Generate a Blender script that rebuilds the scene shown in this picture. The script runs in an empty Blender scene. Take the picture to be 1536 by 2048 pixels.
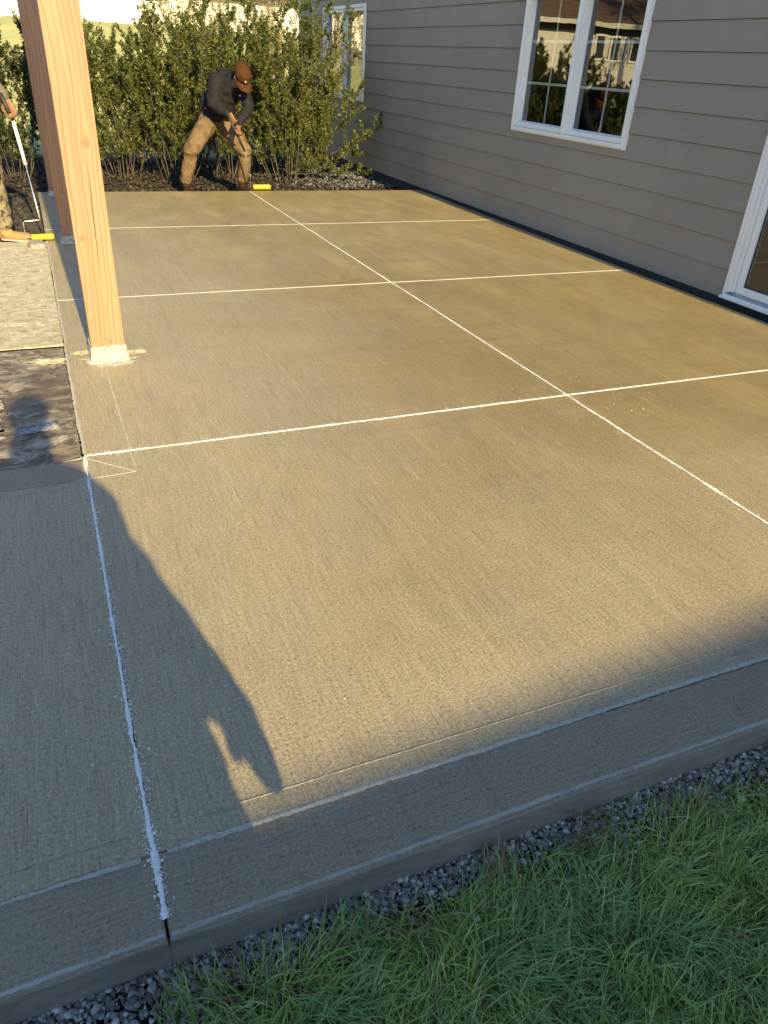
import bpy, bmesh, math, random
import numpy as np
from mathutils import Vector, Matrix, noise, Euler

C = bpy.context.scene.collection
R = math.radians

# ------------------------------------------------------------------ camera
cam_d = bpy.data.cameras.new('camera')
cam = bpy.data.objects.new('camera', cam_d); C.objects.link(cam)
right = Vector((0.91905423, -0.3904706, 0.05359142))
down = Vector((-0.16098442, -0.49601872, -0.85325814))
fwd = Vector((0.35975456, 0.77556311, -0.51872778))
m = Matrix((right, -down, -fwd)).transposed().to_4x4()
m.translation = Vector((0, 0, 1.6))
cam.matrix_world = m
cam_d.sensor_fit = 'VERTICAL'; cam_d.sensor_height = 24.0
cam_d.lens = 24.0 * 1481.9 / 2048
cam_d.clip_start = 0.02; cam_d.clip_end = 600
bpy.context.scene.camera = cam

# ------------------------------------------------------------------ sky and sun
SUN_EL = 22.5
SUN_A = -0.020          # light travels toward (SUN_A, 1)
W = bpy.data.worlds.new('World'); bpy.context.scene.world = W; W.use_nodes = True
wn = W.node_tree.nodes; wl = W.node_tree.links
bg = wn['Background']
sky = wn.new('ShaderNodeTexSky'); sky.sky_type = 'NISHITA'; sky.sun_disc = False
sky.sun_elevation = R(SUN_EL); sky.sun_rotation = R(180)
sky.air_density = 1.0; sky.dust_density = 0.5; sky.ozone_density = 2.6
wl.new(sky.outputs[0], bg.inputs[0]); bg.inputs[1].default_value = 0.108
sd = bpy.data.lights.new('sun', 'SUN'); sun = bpy.data.objects.new('sun', sd); C.objects.link(sun)
sd.energy = 5.0; sd.angle = R(0.53); sd.color = (1.0, 0.78, 0.36)
dirv = Vector((SUN_A, 1, -math.tan(R(SUN_EL)))).normalized()
sun.rotation_euler = dirv.to_track_quat('-Z', 'Y').to_euler()
sun.location = (3, -20, 12)
vs = bpy.context.scene.view_settings
vs.view_transform = 'Standard'; vs.look = 'None'; vs.gamma = 1; vs.use_curve_mapping = False
vs.exposure = 1.24

# ------------------------------------------------------------------ helpers
def tag(o, label=None, cat=None, group=None, kind=None):
    if label: o['label'] = label
    if cat: o['category'] = cat
    if group: o['group'] = group
    if kind: o['kind'] = kind
    return o

def empty(name, loc=(0, 0, 0), label=None, cat=None, group=None, kind=None):
    o = bpy.data.objects.new(name, None); C.objects.link(o); o.location = loc
    o.empty_display_size = 0.2
    return tag(o, label, cat, group, kind)

def link(name, me, mat=None, parent=None):
    o = bpy.data.objects.new(name, me); C.objects.link(o)
    if mat is not None and not me.materials: me.materials.append(mat)
    if parent is not None:
        o.parent = parent
        o.matrix_parent_inverse = Matrix.Translation(parent.matrix_basis.translation).inverted() if parent.type == 'EMPTY' else Matrix()
    return o

def pymesh(name, v, f, smooth=False):
    me = bpy.data.meshes.new(name); me.from_pydata([tuple(p) for p in v], [], [tuple(q) for q in f]); me.update()
    if smooth: me.polygons.foreach_set('use_smooth', [True] * len(me.polygons))
    return me

def npmesh(name, V, F, smooth=False):
    """V (n,3) array, F (m,k) array of equal-sided faces"""
    me = bpy.data.meshes.new(name)
    V = np.asarray(V, np.float32); F = np.asarray(F, np.int32); k = F.shape[1]
    me.vertices.add(len(V)); me.vertices.foreach_set('co', V.ravel())
    me.loops.add(F.size); me.loops.foreach_set('vertex_index', F.ravel())
    me.polygons.add(len(F)); me.polygons.foreach_set('loop_start', np.arange(len(F), dtype=np.int32) * k)
    me.polygons.foreach_set('loop_total', np.full(len(F), k, np.int32))
    if smooth: me.polygons.foreach_set('use_smooth', np.ones(len(F), bool))
    me.update(calc_edges=True); return me

class MB:
    def __init__(s): s.v = []; s.f = []
    def box(s, x0, x1, y0, y1, z0, z1):
        n = len(s.v)
        s.v += [(x, y, z) for z in (z0, z1) for y in (y0, y1) for x in (x0, x1)]
        s.f += [tuple(n + i for i in q) for q in ((0, 2, 3, 1), (4, 5, 7, 6), (0, 1, 5, 4), (2, 6, 7, 3), (0, 4, 6, 2), (1, 3, 7, 5))]
        return s
    def tube(s, pts, rad, k=8, cap=True):
        pts = [Vector(p) for p in pts]; n0 = len(s.v)
        if not hasattr(rad, '__len__'): rad = [rad] * len(pts)
        up = Vector((0.13, 0.31, 0.94))
        for i, p in enumerate(pts):
            d = (pts[min(i + 1, len(pts) - 1)] - pts[max(i - 1, 0)]).normalized()
            a = d.cross(up)
            if a.length < .1: a = d.cross(Vector((1, 0, 0)))
            a.normalize(); b = d.cross(a)
            for j in range(k):
                t = 2 * math.pi * j / k
                s.v.append(tuple(p + (a * math.cos(t) + b * math.sin(t)) * rad[i]))
        for i in range(len(pts) - 1):
            for j in range(k):
                q = n0 + i * k; j2 = (j + 1) % k
                s.f.append((q + j, q + j2, q + k + j2, q + k + j))
        if cap:
            s.f.append(tuple(n0 + j for j in range(k))[::-1]); s.f.append(tuple(n0 + (len(pts) - 1) * k + j for j in range(k)))
        return s
    def poly(s, pts):
        n = len(s.v); s.v += [tuple(p) for p in pts]; s.f.append(tuple(range(n, n + len(pts)))); return s
    def build(s, name, mat, parent=None, bevel=0, smooth=False, seg=1):
        me = pymesh(name, s.v, s.f, smooth)
        bm = bmesh.new(); bm.from_mesh(me)
        bmesh.ops.recalc_face_normals(bm, faces=bm.faces)
        if bevel: bmesh.ops.bevel(bm, geom=bm.edges[:], offset=bevel, segments=seg, affect='EDGES', clamp_overlap=True)
        bm.to_mesh(me); bm.free()
        return link(name, me, mat, parent)

# ------------------------------------------------------------------ materials
class NT:
    def __init__(s, name, rough=0.6, spec=0.5):
        s.m = bpy.data.materials.new(name); s.m.use_nodes = True
        s.t = s.m.node_tree; s.n = s.t.nodes; s.l = s.t.links
        s.b = s.n['Principled BSDF']; s.b.inputs['Roughness'].default_value = rough
        s.b.inputs['Specular IOR Level'].default_value = spec
    def node(s, t, **kw):
        n = s.n.new(t)
        for k, v in kw.items(): setattr(n, k, v)
        return n
    def coord(s, which='Object'): return s.node('ShaderNodeTexCoord').outputs[which]
    def pos(s): return s.node('ShaderNodeNewGeometry').outputs['Position']
    def map(s, vec, sc=(1, 1, 1), loc=(0, 0, 0), rot=(0, 0, 0)):
        n = s.node('ShaderNodeMapping'); s.l.new(vec, n.inputs[0])
        n.inputs['Scale'].default_value = sc; n.inputs['Location'].default_value = loc; n.inputs['Rotation'].default_value = rot
        return n.outputs[0]
    def noise(s, vec, scale, detail=4, rough=.55, dist=0.):
        n = s.node('ShaderNodeTexNoise'); s.l.new(vec, n.inputs['Vector'])
        n.inputs['Scale'].default_value = scale; n.inputs['Detail'].default_value = detail
        n.inputs['Roughness'].default_value = rough; n.inputs['Distortion'].default_value = dist
        return n.outputs['Fac']
    def vor(s, vec, scale, feature='F1', out='Distance'):
        n = s.node('ShaderNodeTexVoronoi', feature=feature); s.l.new(vec, n.inputs['Vector']); n.inputs['Scale'].default_value = scale
        return n.outputs[out]
    def ramp(s, fac, stops):
        n = s.node('ShaderNodeValToRGB'); s.l.new(fac, n.inputs[0]); e = n.color_ramp.elements
        while len(e) < len(stops): e.new(.5)
        for q, (p, c) in zip(e, stops):
            q.position = p; q.color = (c, c, c, 1) if not hasattr(c, '__len__') else (*c, 1)
        return n.outputs[0]
    def math(s, op, a, b=None, c=None, clamp=False):
        n = s.node('ShaderNodeMath', operation=op, use_clamp=clamp)
        for i, x in enumerate((a, b, c)):
            if x is None: continue
            if isinstance(x, (int, float)): n.inputs[i].default_value = x
            else: s.l.new(x, n.inputs[i])
        return n.outputs[0]
    def mix(s, fac, a, b, mode='MIX'):
        n = s.node('ShaderNodeMix', data_type='RGBA', blend_type=mode)
        for i, x in ((0, fac), (6, a), (7, b)):
            if isinstance(x, (int, float)): n.inputs[i].default_value = x
            elif isinstance(x, tuple): n.inputs[i].default_value = (*x, 1) if len(x) == 3 else x
            else: s.l.new(x, n.inputs[i])
        return n.outputs[2]
    def bump(s, h, strength=.5, dist=.01, prev=None):
        n = s.node('ShaderNodeBump'); s.l.new(h, n.inputs['Height']); n.inputs['Strength'].default_value = strength
        n.inputs['Distance'].default_value = dist
        if prev is not None: s.l.new(prev, n.inputs['Normal'])
        return n.outputs[0]
    def set(s, color=None, rough=None, normal=None):
        for k, x in (('Base Color', color), ('Roughness', rough), ('Normal', normal)):
            if x is None: continue
            if isinstance(x, tuple): s.b.inputs[k].default_value = (*x, 1)
            elif isinstance(x, (int, float)): s.b.inputs[k].default_value = x
            else: s.l.new(x, s.b.inputs[k])
        return s.m

def simple(name, col, rough=.6, var=.25, scale=8., bump=.2, bscale=60, spec=.5):
    t = NT(name, rough, spec); p = t.coord()
    n = t.noise(p, scale, 5)
    c = t.mix(t.ramp(n, [(.3, 0.), (.7, 1.)]), tuple(x * (1 - var) for x in col), tuple(min(1, x * (1 + var)) for x in col))
    return t.set(c, None, t.bump(t.noise(p, bscale, 4), bump, .004))

def concrete(name, along='Y', fine=1.0):
    t = NT(name, .42, .5); p = t.pos()
    sc = (210, 5, 1) if along == 'Y' else (5, 210, 1)
    broom = t.noise(t.map(p, sc), 1.0, 5, .7)
    broom2 = t.noise(t.map(p, (60, 1.6, 1) if along == 'Y' else (1.6, 60, 1)), 1.0, 4, .6)
    grain = t.noise(p, 170, 4, .7)
    grain2 = t.noise(p, 95, 4, .65)
    big = t.noise(p, .55, 5, .6, .6)
    mid = t.noise(t.map(p, (1, .45, 1)), 2.3, 6, .65, .4)
    streak = t.noise(t.map(p, (1.2, 5.5, 1), rot=(0, 0, .35)), 1.0, 5, .6, 1.2)
    # wet sealer: brown where it has soaked in, paler where thin
    wet = t.math('ADD', t.math('MULTIPLY', big, .6), t.math('MULTIPLY', mid, .4))
    sxyz = t.node('ShaderNodeSeparateXYZ'); t.l.new(p, sxyz.inputs[0]); PX, PY = sxyz.outputs[0], sxyz.outputs[1]
    # where the sealer has been rolled on heavily the slab is amber, elsewhere plain grey-buff
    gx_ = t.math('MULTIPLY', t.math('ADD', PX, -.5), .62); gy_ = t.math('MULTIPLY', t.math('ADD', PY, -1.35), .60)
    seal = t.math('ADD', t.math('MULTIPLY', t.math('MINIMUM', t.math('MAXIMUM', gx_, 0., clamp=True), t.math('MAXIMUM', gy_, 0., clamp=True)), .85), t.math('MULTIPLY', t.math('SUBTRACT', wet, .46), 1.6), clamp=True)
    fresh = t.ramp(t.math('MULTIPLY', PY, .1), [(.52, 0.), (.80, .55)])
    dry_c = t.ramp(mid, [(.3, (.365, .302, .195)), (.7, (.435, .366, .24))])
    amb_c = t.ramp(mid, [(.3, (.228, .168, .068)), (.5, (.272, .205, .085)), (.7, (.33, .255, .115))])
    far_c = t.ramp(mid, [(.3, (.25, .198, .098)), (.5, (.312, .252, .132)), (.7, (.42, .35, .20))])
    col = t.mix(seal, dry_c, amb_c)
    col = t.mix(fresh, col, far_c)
    col = t.mix(t.ramp(streak, [(.60, 0.), (.76, .30)]), col, (.50, .43, .28))
    lines = t.noise(t.map(p, (26, .55, 1), rot=(0, 0, .05)), 1., 5, .75)
    col = t.mix(t.ramp(lines, [(.55, 0.), (.70, .30)]), col, (.50, .43, .29))
    col = t.mix(t.ramp(lines, [(.32, .30), (.44, 0.)]), col, (.17, .125, .062))
    lap = t.noise(t.map(p, (.55, 3.2, 1), rot=(0, 0, -.12), loc=(3, 1, 0)), 2.1, 7, .7, .8)
    col = t.mix(t.math('MULTIPLY', t.ramp(lap, [(.34, .4), (.46, 0.)]), seal), col, (.19, .14, .07))
    scf = t.noise(t.map(p, (3.2, 9., 1), rot=(0, 0, .2)), 1.3, 9, .82, 1.6)
    col = t.mix(t.ramp(scf, [(.615, 0.), (.68, .60)]), col, (.60, .53, .38))
    sp = t.ramp(grain2, [(.30, .3), (.42, .82), (.6, 1.1), (.72, 1.5)])
    col = t.mix(.8 * fine, col, t.mix(1., col, sp, 'MULTIPLY'))
    sp2 = t.ramp(grain, [(.3, .5), (.5, 1.), (.7, 1.4)])
    col = t.mix(.7 * fine, col, t.mix(1., col, sp2, 'MULTIPLY'))
    bl = t.ramp(broom, [(.3, .5), (.5, 1.), (.7, 1.28)])
    col = t.mix(.62 * fine, col, t.mix(1., col, bl, 'MULTIPLY'))
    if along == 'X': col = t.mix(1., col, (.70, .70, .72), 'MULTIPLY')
    pit2 = t.ramp(t.vor(t.map(p, (1, .6, 1)), 61), [(.06, .25), (.16, 1.)])
    col = t.mix(.6 * fine, col, t.mix(1., col, pit2, 'MULTIPLY'))
    pit = t.ramp(t.vor(p, 23), [(.035, .30), (.075, 1.)])
    col = t.mix(.75, col, t.mix(1., col, pit, 'MULTIPLY'))
    h = t.math('ADD', t.math('MULTIPLY', broom, .8), t.math('ADD', t.math('MULTIPLY', grain, .8), t.math('MULTIPLY', grain2, .5)))
    h = t.math('ADD', h, t.math('MULTIPLY', broom2, .3))
    rough = t.ramp(wet, [(.35, .40), (.7, .62)])
    return t.set(col, rough, t.bump(h, .75 * fine, .005)), t

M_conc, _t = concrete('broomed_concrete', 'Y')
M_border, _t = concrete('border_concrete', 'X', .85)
t = NT('concrete_side', .7); p = t.pos()
c = t.ramp(t.noise(t.map(p, (3, 3, 14)), 2, 6, .65), [(.3, (.20, .19, .165)), (.7, (.33, .315, .275))])
M_side = t.set(c, None, t.bump(t.noise(t.map(p, (1, 1, 3)), 55, 5), .5, .006))
t = NT('edger_finish', .6); p = t.pos()
c = t.ramp(t.noise(t.map(p, (2, 9, 2)), 6, 6, .7), [(.32, (.27, .245, .195)), (.62, (.41, .385, .325))])
M_edge = t.set(c, None, t.bump(t.noise(p, 90, 4), .35, .003))
t = NT('dry_cement_ridge', .9); p = t.pos()
c = t.ramp(t.noise(p, 60, 5, .7), [(.3, (.32, .29, .23)), (.65, (.50, .47, .39))])
M_ridge = t.set(c, None, t.bump(t.noise(p, 150, 4), .8, .004))
t = NT('faint_ridge', .7); p = t.pos()
c = t.ramp(t.noise(p, 60, 5, .7), [(.3, (.26, .22, .14)), (.65, (.52, .47, .36))])
M_faint = t.set(c, None, t.bump(t.noise(p, 150, 4), .8, .004))
t = NT('saw_cut_powder', .95, .2); p = t.pos()
c = t.ramp(t.noise(p, 110, 5, .7), [(.25, (.62, .60, .54)), (.6, (.86, .85, .81))])
M_dust = t.set(c, None, t.bump(t.noise(p, 220, 4), .7, .004))
M_dark = simple('dark_void', (.012, .012, .014), .9)
M_soil = simple('dark_soil', (.062, .05, .038), .95, .5, 3, .9, 30)

# siding: painted fibre-cement with faint wood grain
t = NT('taupe_siding_paint', .62, .35); p = t.pos()
g = t.noise(t.map(p, (1, 2.0, 60)), 3, 5, .6)
c = t.ramp(t.noise(p, .8, 5, .6), [(.3, (.275, .230, .188)), (.7, (.325, .275, .225))])
stain = t.ramp(t.noise(t.map(p, (1, 1.2, 3)), 1.3, 6, .7, 1.), [(.56, 0.), (.8, .35)])
c = t.mix(stain, c, (.39, .36, .32))
g2 = t.noise(p, 160, 3, .6)
c = t.mix(.22, c, t.mix(1., c, t.ramp(g2, [(.3, .6), (.7, 1.4)]), 'MULTIPLY'))
oi = t.node('ShaderNodeObjectInfo').outputs['Random']
c = t.mix(.5, c, t.mix(1., c, t.ramp(oi, [(0., .975), (1., 1.025)]), 'MULTIPLY'))
M_siding = t.set(c, None, t.bump(g, .22, .004, t.bump(g2, .12, .003)))

t = NT('white_vinyl', .42, .5); p = t.pos()
c = t.ramp(t.noise(p, 2, 3, .5), [(.3, (.82, .81, .77)), (.7, (.87, .86, .83))])
grime = t.ramp(t.noise(p, 40, 6, .75), [(.66, 0.), (.8, .35)])
c = t.mix(grime, c, (.42, .40, .35))
M_white = t.set(c, None, t.bump(t.noise(p, 30, 3), .08, .003))
M_corner = simple('corner_board_white', (.62, .6, .55), .6, .12)
M_gasket = simple('gasket', (.03, .03, .032), .7)
t = NT('house_shadow_gap', .9); M_gap = t.set((.03, .03, .03))

# window glass: clear pane with real mirror reflection
def glass_mat(name, boost, wob):
    t = NT(name); n = t.n; n.remove(t.b)
    out = [q for q in n if q.type == 'OUTPUT_MATERIAL'][0]
    tr = t.node('ShaderNodeBsdfTransparent'); tr.inputs[0].default_value = (.80, .84, .83, 1)
    gl = t.node('ShaderNodeBsdfGlossy'); gl.inputs['Roughness'].default_value = .0; gl.inputs[0].default_value = (.95, .97, 1, 1)
    b = t.bump(t.noise(t.pos(), 1.6, 2, .4), wob, .02); t.l.new(b, gl.inputs['Normal'])
    fr = t.node('ShaderNodeFresnel'); fr.inputs[0].default_value = 1.52
    f2 = t.math('MULTIPLY', t.math('MULTIPLY', fr.outputs[0], boost, clamp=True), t.math('SUBTRACT', 1., t.node('ShaderNodeNewGeometry').outputs['Backfacing']))
    mx = t.node('ShaderNodeMixShader'); t.l.new(f2, mx.inputs[0]); t.l.new(tr.outputs[0], mx.inputs[1]); t.l.new(gl.outputs[0], mx.inputs[2])
    t.l.new(mx.outputs[0], out.inputs[0]); return t.m
M_glass = glass_mat('window_glass', 2.4, .045)

# wood posts: grain lines that swing round knots
def wood_mat(name, base, dark, knots, crack=None, gain=1.):
    t = NT(name, .62, .35); o = t.coord()
    sx = t.node('ShaderNodeSeparateXYZ'); t.l.new(o, sx.inputs[0])
    X, Y, Z = sx.outputs
    ge = t.node('ShaderNodeNewGeometry').outputs['Normal']
    sn = t.node('ShaderNodeSeparateXYZ'); t.l.new(ge, sn.inputs[0])
    sidef = t.math('GREATER_THAN', t.math('ABSOLUTE', sn.outputs[0]), .7)
    # across-grain coordinate: x on front and back faces, y on side faces
    xs = t.math('ADD', t.math('MULTIPLY', X, t.math('SUBTRACT', 1., sidef)), t.math('MULTIPLY', t.math('ADD', Y, .31), sidef))
    warp = t.noise(t.map(o, (2.2, 2.2, .55)), 1.7, 3, .5)
    u = t.math('ADD', xs, t.math('MULTIPLY', t.math('SUBTRACT', warp, .5), .13))
    heart = None
    for kx, kz, ks in knots:
        dx = t.math('SUBTRACT', xs, kx); dz = t.math('MULTIPLY', t.math('SUBTRACT', Z, kz), .42)
        d2 = t.math('ADD', t.math('MULTIPLY', dx, dx), t.math('MULTIPLY', dz, dz))
        d = t.math('SQRT', t.math('ADD', d2, 1e-7))
        w = t.math('POWER', 2.718, t.math('MULTIPLY', d, -1. / ks))
        u = t.math('ADD', u, t.math('MULTIPLY', t.math('MULTIPLY', t.math('DIVIDE', dx, t.math('ADD', d, .004)), w), -ks * 1.25))
        dzr = t.math('MULTIPLY', t.math('SUBTRACT', Z, kz), .8)
        rr = t.math('SQRT', t.math('ADD', t.math('MULTIPLY', dx, dx), t.math('MULTIPLY', dzr, dzr)))
        k = t.ramp(t.math('DIVIDE', rr, ks), [(.55, 1.), (.85, 0.)])
        rings = t.ramp(t.math('SINE', t.math('MULTIPLY', rr, 900.)), [(.3, .4), (.9, 1.)])
        k = t.math('MULTIPLY', k, rings)
        heart = k if heart is None else t.math('MAXIMUM', heart, k)
    fine = t.noise(t.map(o, (160, 160, 3)), 1, 4, .6)
    wv = t.math('SINE', t.math('MULTIPLY', t.math('ADD', u, t.math('MULTIPLY', fine, .0012)), 520.))
    wv2 = t.math('SINE', t.math('MULTIPLY', u, 217.))
    f = t.math('ADD', t.math('MULTIPLY', wv, .5), t.math('MULTIPLY', wv2, .5))
    line = t.ramp(t.math('ADD', t.math('MULTIPLY', f, .5), .5), [(.0, 0.), (.66, .12), (.86, .62), (1., 1.)])
    tone = t.noise(t.map(o, (9, 9, .8)), 1.3, 4, .6)
    b0 = t.mix(t.ramp(tone, [(.35, 0.), (.65, 1.)]), tuple(x * .9 for x in base), tuple(min(.95, x * 1.12) for x in base))
    c = t.mix(t.math('MULTIPLY', line, .78), b0, dark)
    c = t.mix(t.math('MULTIPLY', t.ramp(fine, [(.42, 0.), (.75, 1.)]), .25), c, dark)
    if heart is not None: c = t.mix(t.math('MULTIPLY', heart, .75), c, tuple(x * .8 for x in dark))
    hgt = t.math('ADD', t.math('MULTIPLY', line, -.4), t.math('MULTIPLY', fine, .5))
    if crack:
        (cx0, cz0), (cx1, cz1), wd = crack
        wob = t.math('MULTIPLY', t.math('SUBTRACT', t.noise(t.map(o, (0, 0, 1)), 9, 3), .5), .016)
        cx = t.math('ADD', t.math('ADD', t.math('MULTIPLY', t.math('SUBTRACT', Z, cz0), (cx1 - cx0) / (cz1 - cz0)), cx0), wob)
        dd = t.math('ABSOLUTE', t.math('SUBTRACT', X, cx))
        inz = t.math('MULTIPLY', t.math('GREATER_THAN', Z, cz1), t.math('LESS_THAN', Z, cz0))
        front = t.math('LESS_THAN', sn.outputs[1], -.7)
        taper = t.math('MULTIPLY', t.math('MULTIPLY', t.math('SUBTRACT', cz0, Z), t.math('SUBTRACT', Z, cz1)), wd * 4 / (cz0 - cz1) ** 2)
        ck = t.math('MULTIPLY', t.math('MULTIPLY', t.math('LESS_THAN', dd, taper), inz), front)
        c = t.mix(ck, c, (.05, .02, .01)); hgt = t.math('SUBTRACT', hgt, t.math('MULTIPLY', ck, 4.))
    return t.set(c, None, t.bump(hgt, .35, .003))
KN = [(.031, 1.165, .030), (-.055, .70, .020), (.012, .12, .016)]
M_post1 = wood_mat('fir_post', (.355, .212, .142), (.21, .09, .042), KN, ((.026, 1.10), (.012, .50), .0022))
M_post2 = wood_mat('fir_post_red', (.36, .20, .115), (.21, .09, .042), [(.02, 1.5, .022), (-.03, .45, .018)])
t = NT('post_wrap_paint', .8, .3); p = t.coord()
c = t.ramp(t.noise(p, 55, 5, .75), [(.3, (.17, .165, .145)), (.46, (.40, .39, .35)), (.62, (.62, .61, .56))])
M_wrap = t.set(c, None, t.bump(t.noise(p, 70, 5, .7), .8, .012))

# ------------------------------------------------------------------ ground
def sstep(a, b, x):
    t = np.clip((x - a) / (b - a), 0, 1); return t * t * (3 - 2 * t)
def hz(x, y):
    up = sstep(15, 33, y) * (.85 + 1.55 * sstep(-7, .5, x))
    return -.13 + up
xs = np.concatenate([np.linspace(-220, -30, 20), np.linspace(-28, 28, 57), np.linspace(30, 220, 20)])
ys = np.concatenate([np.linspace(-200, -20, 16), np.linspace(-18, 46, 65), np.linspace(50, 300, 20)])
GX, GY = np.meshgrid(xs, ys); GZ = hz(GX, GY)
V = np.stack([GX, GY, GZ], -1).reshape(-1, 3); nx = len(xs)
idx = np.arange(len(xs) * len(ys)).reshape(len(ys), nx)
F = np.stack([idx[:-1, :-1], idx[:-1, 1:], idx[1:, 1:], idx[1:, :-1]], -1).reshape(-1, 4)
t = NT('ground_soil_and_lawn', .95, .2); p = t.pos()
sx = t.node('ShaderNodeSeparateXYZ'); t.l.new(p, sx.inputs[0])
soil = t.ramp(t.noise(p, 14, 6, .7), [(.3, (.02, .017, .013)), (.55, (.05, .041, .032)), (.75, (.10, .085, .065))])
lawn = t.ramp(t.noise(p, 1.3, 6, .7), [(.3, (.34, .36, .13)), (.7, (.50, .49, .24))])
yy = t.math('ADD', sx.outputs[1], t.math('MULTIPLY', t.noise(p, 1.1, 3), 1.5))
c = t.mix(t.ramp(t.math('DIVIDE', yy, 100.), [(.163, 0.), (.167, 1.)]), soil, lawn)
ggrass = t.ramp(t.noise(p, 30, 5, .7), [(.3, (.16, .20, .05)), (.7, (.30, .32, .11))])
c = t.mix(t.math('LESS_THAN', sx.outputs[1], .84), c, ggrass)
M_ground = t.set(c, None, t.bump(t.noise(p, 22, 6, .7), 1., .03))
tag(link('ground', npmesh('ground', V, F), M_ground), 'dark soil and far lawn rising behind the shrubs', kind='structure')

# ------------------------------------------------------------------ patio slab
patio = empty('concrete_patio', (2.6, 5.8, 0), 'freshly poured broom finished concrete patio scored by white saw cuts', kind='structure')
M_conc_slots = [M_conc, M_side]
def panel(x0, x1, y0, y1, mat, name='slab_panel', jag=0):
    """a slab panel: flat top with rounded arrises, own sides, slightly settled"""
    pts = [(x0(y0) if callable(x0) else x0, y0), (x1(y0) if callable(x1) else x1, y0), (x1(y1) if callable(x1) else x1, y1), (x0(y1) if callable(x0) else x0, y1)]
    cx = sum(q[0] for q in pts) / 4; cy = sum(q[1] for q in pts) / 4
    v = []; f = []
    rings = [(.006, 0.), (.0018, -.0018), (0., -.006), (0., -.10), (0., -.125)]
    for ins, z in rings:
        for (x, y) in pts:
            v.append((x + (ins if x < cx else -ins), y + (ins if y < cy else -ins), z))
    f.append((0, 1, 2, 3))
    for r in range(len(rings) - 1):
        for j in range(4):
            a = r * 4 + j; b = r * 4 + (j + 1) % 4
            f.append((a, a + 4, b + 4, b))
    me = pymesh(name, v, f); me.materials.append(mat); me.materials.append(M_side)
    for i, pl in enumerate(me.polygons): pl.material_index = 0 if i == 0 or i < 5 else 1
    return link(name, me, None, patio)
G = .0025
front = .935
XR = lambda y: 5.12 + .013 * (y - 3)      # edge beside the house wall
XL = lambda y: .005 * 0 - .0
JX = 2.64; JY = [3.265, 5.83, 8.38]; FY = 10.70
yb = 1.150
# front border strip and panels behind it
for a, b in ((-4.2, -G), (G, JX - G)):
    panel(a, b, front, yb - .001, M_border, 'border_panel')
panel(JX + G, XR, front + .01, yb - .001, M_border, 'border_panel')
panel(-4.2, -G, yb + .001, 3.035, M_conc)
panel(-4.2, -G, 3.037, 3.225, M_border, 'border_panel')
panel(G, JX - G, yb + .001, JY[0] - G, M_conc)
panel(JX + G, XR, yb + .001, JY[0] - G, M_conc)
rows = JY + [FY]
for y0, y1 in zip(rows[:-1], rows[1:]):
    panel(G if y0 < 4 else 0.0, JX - G, y0 + G, y1 - (G if y1 < FY else 0), M_conc)
    panel(JX + G, XR, y0 + G, y1 - (G if y1 < FY else 0), M_conc)
MB().box(-4.19, 5.10, front + .012, 3.2, -.128, -.03).box(.012, 5.10, 3.2, FY - .012, -.128, -.03).build('joint_bed', M_dark, patio)

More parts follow.
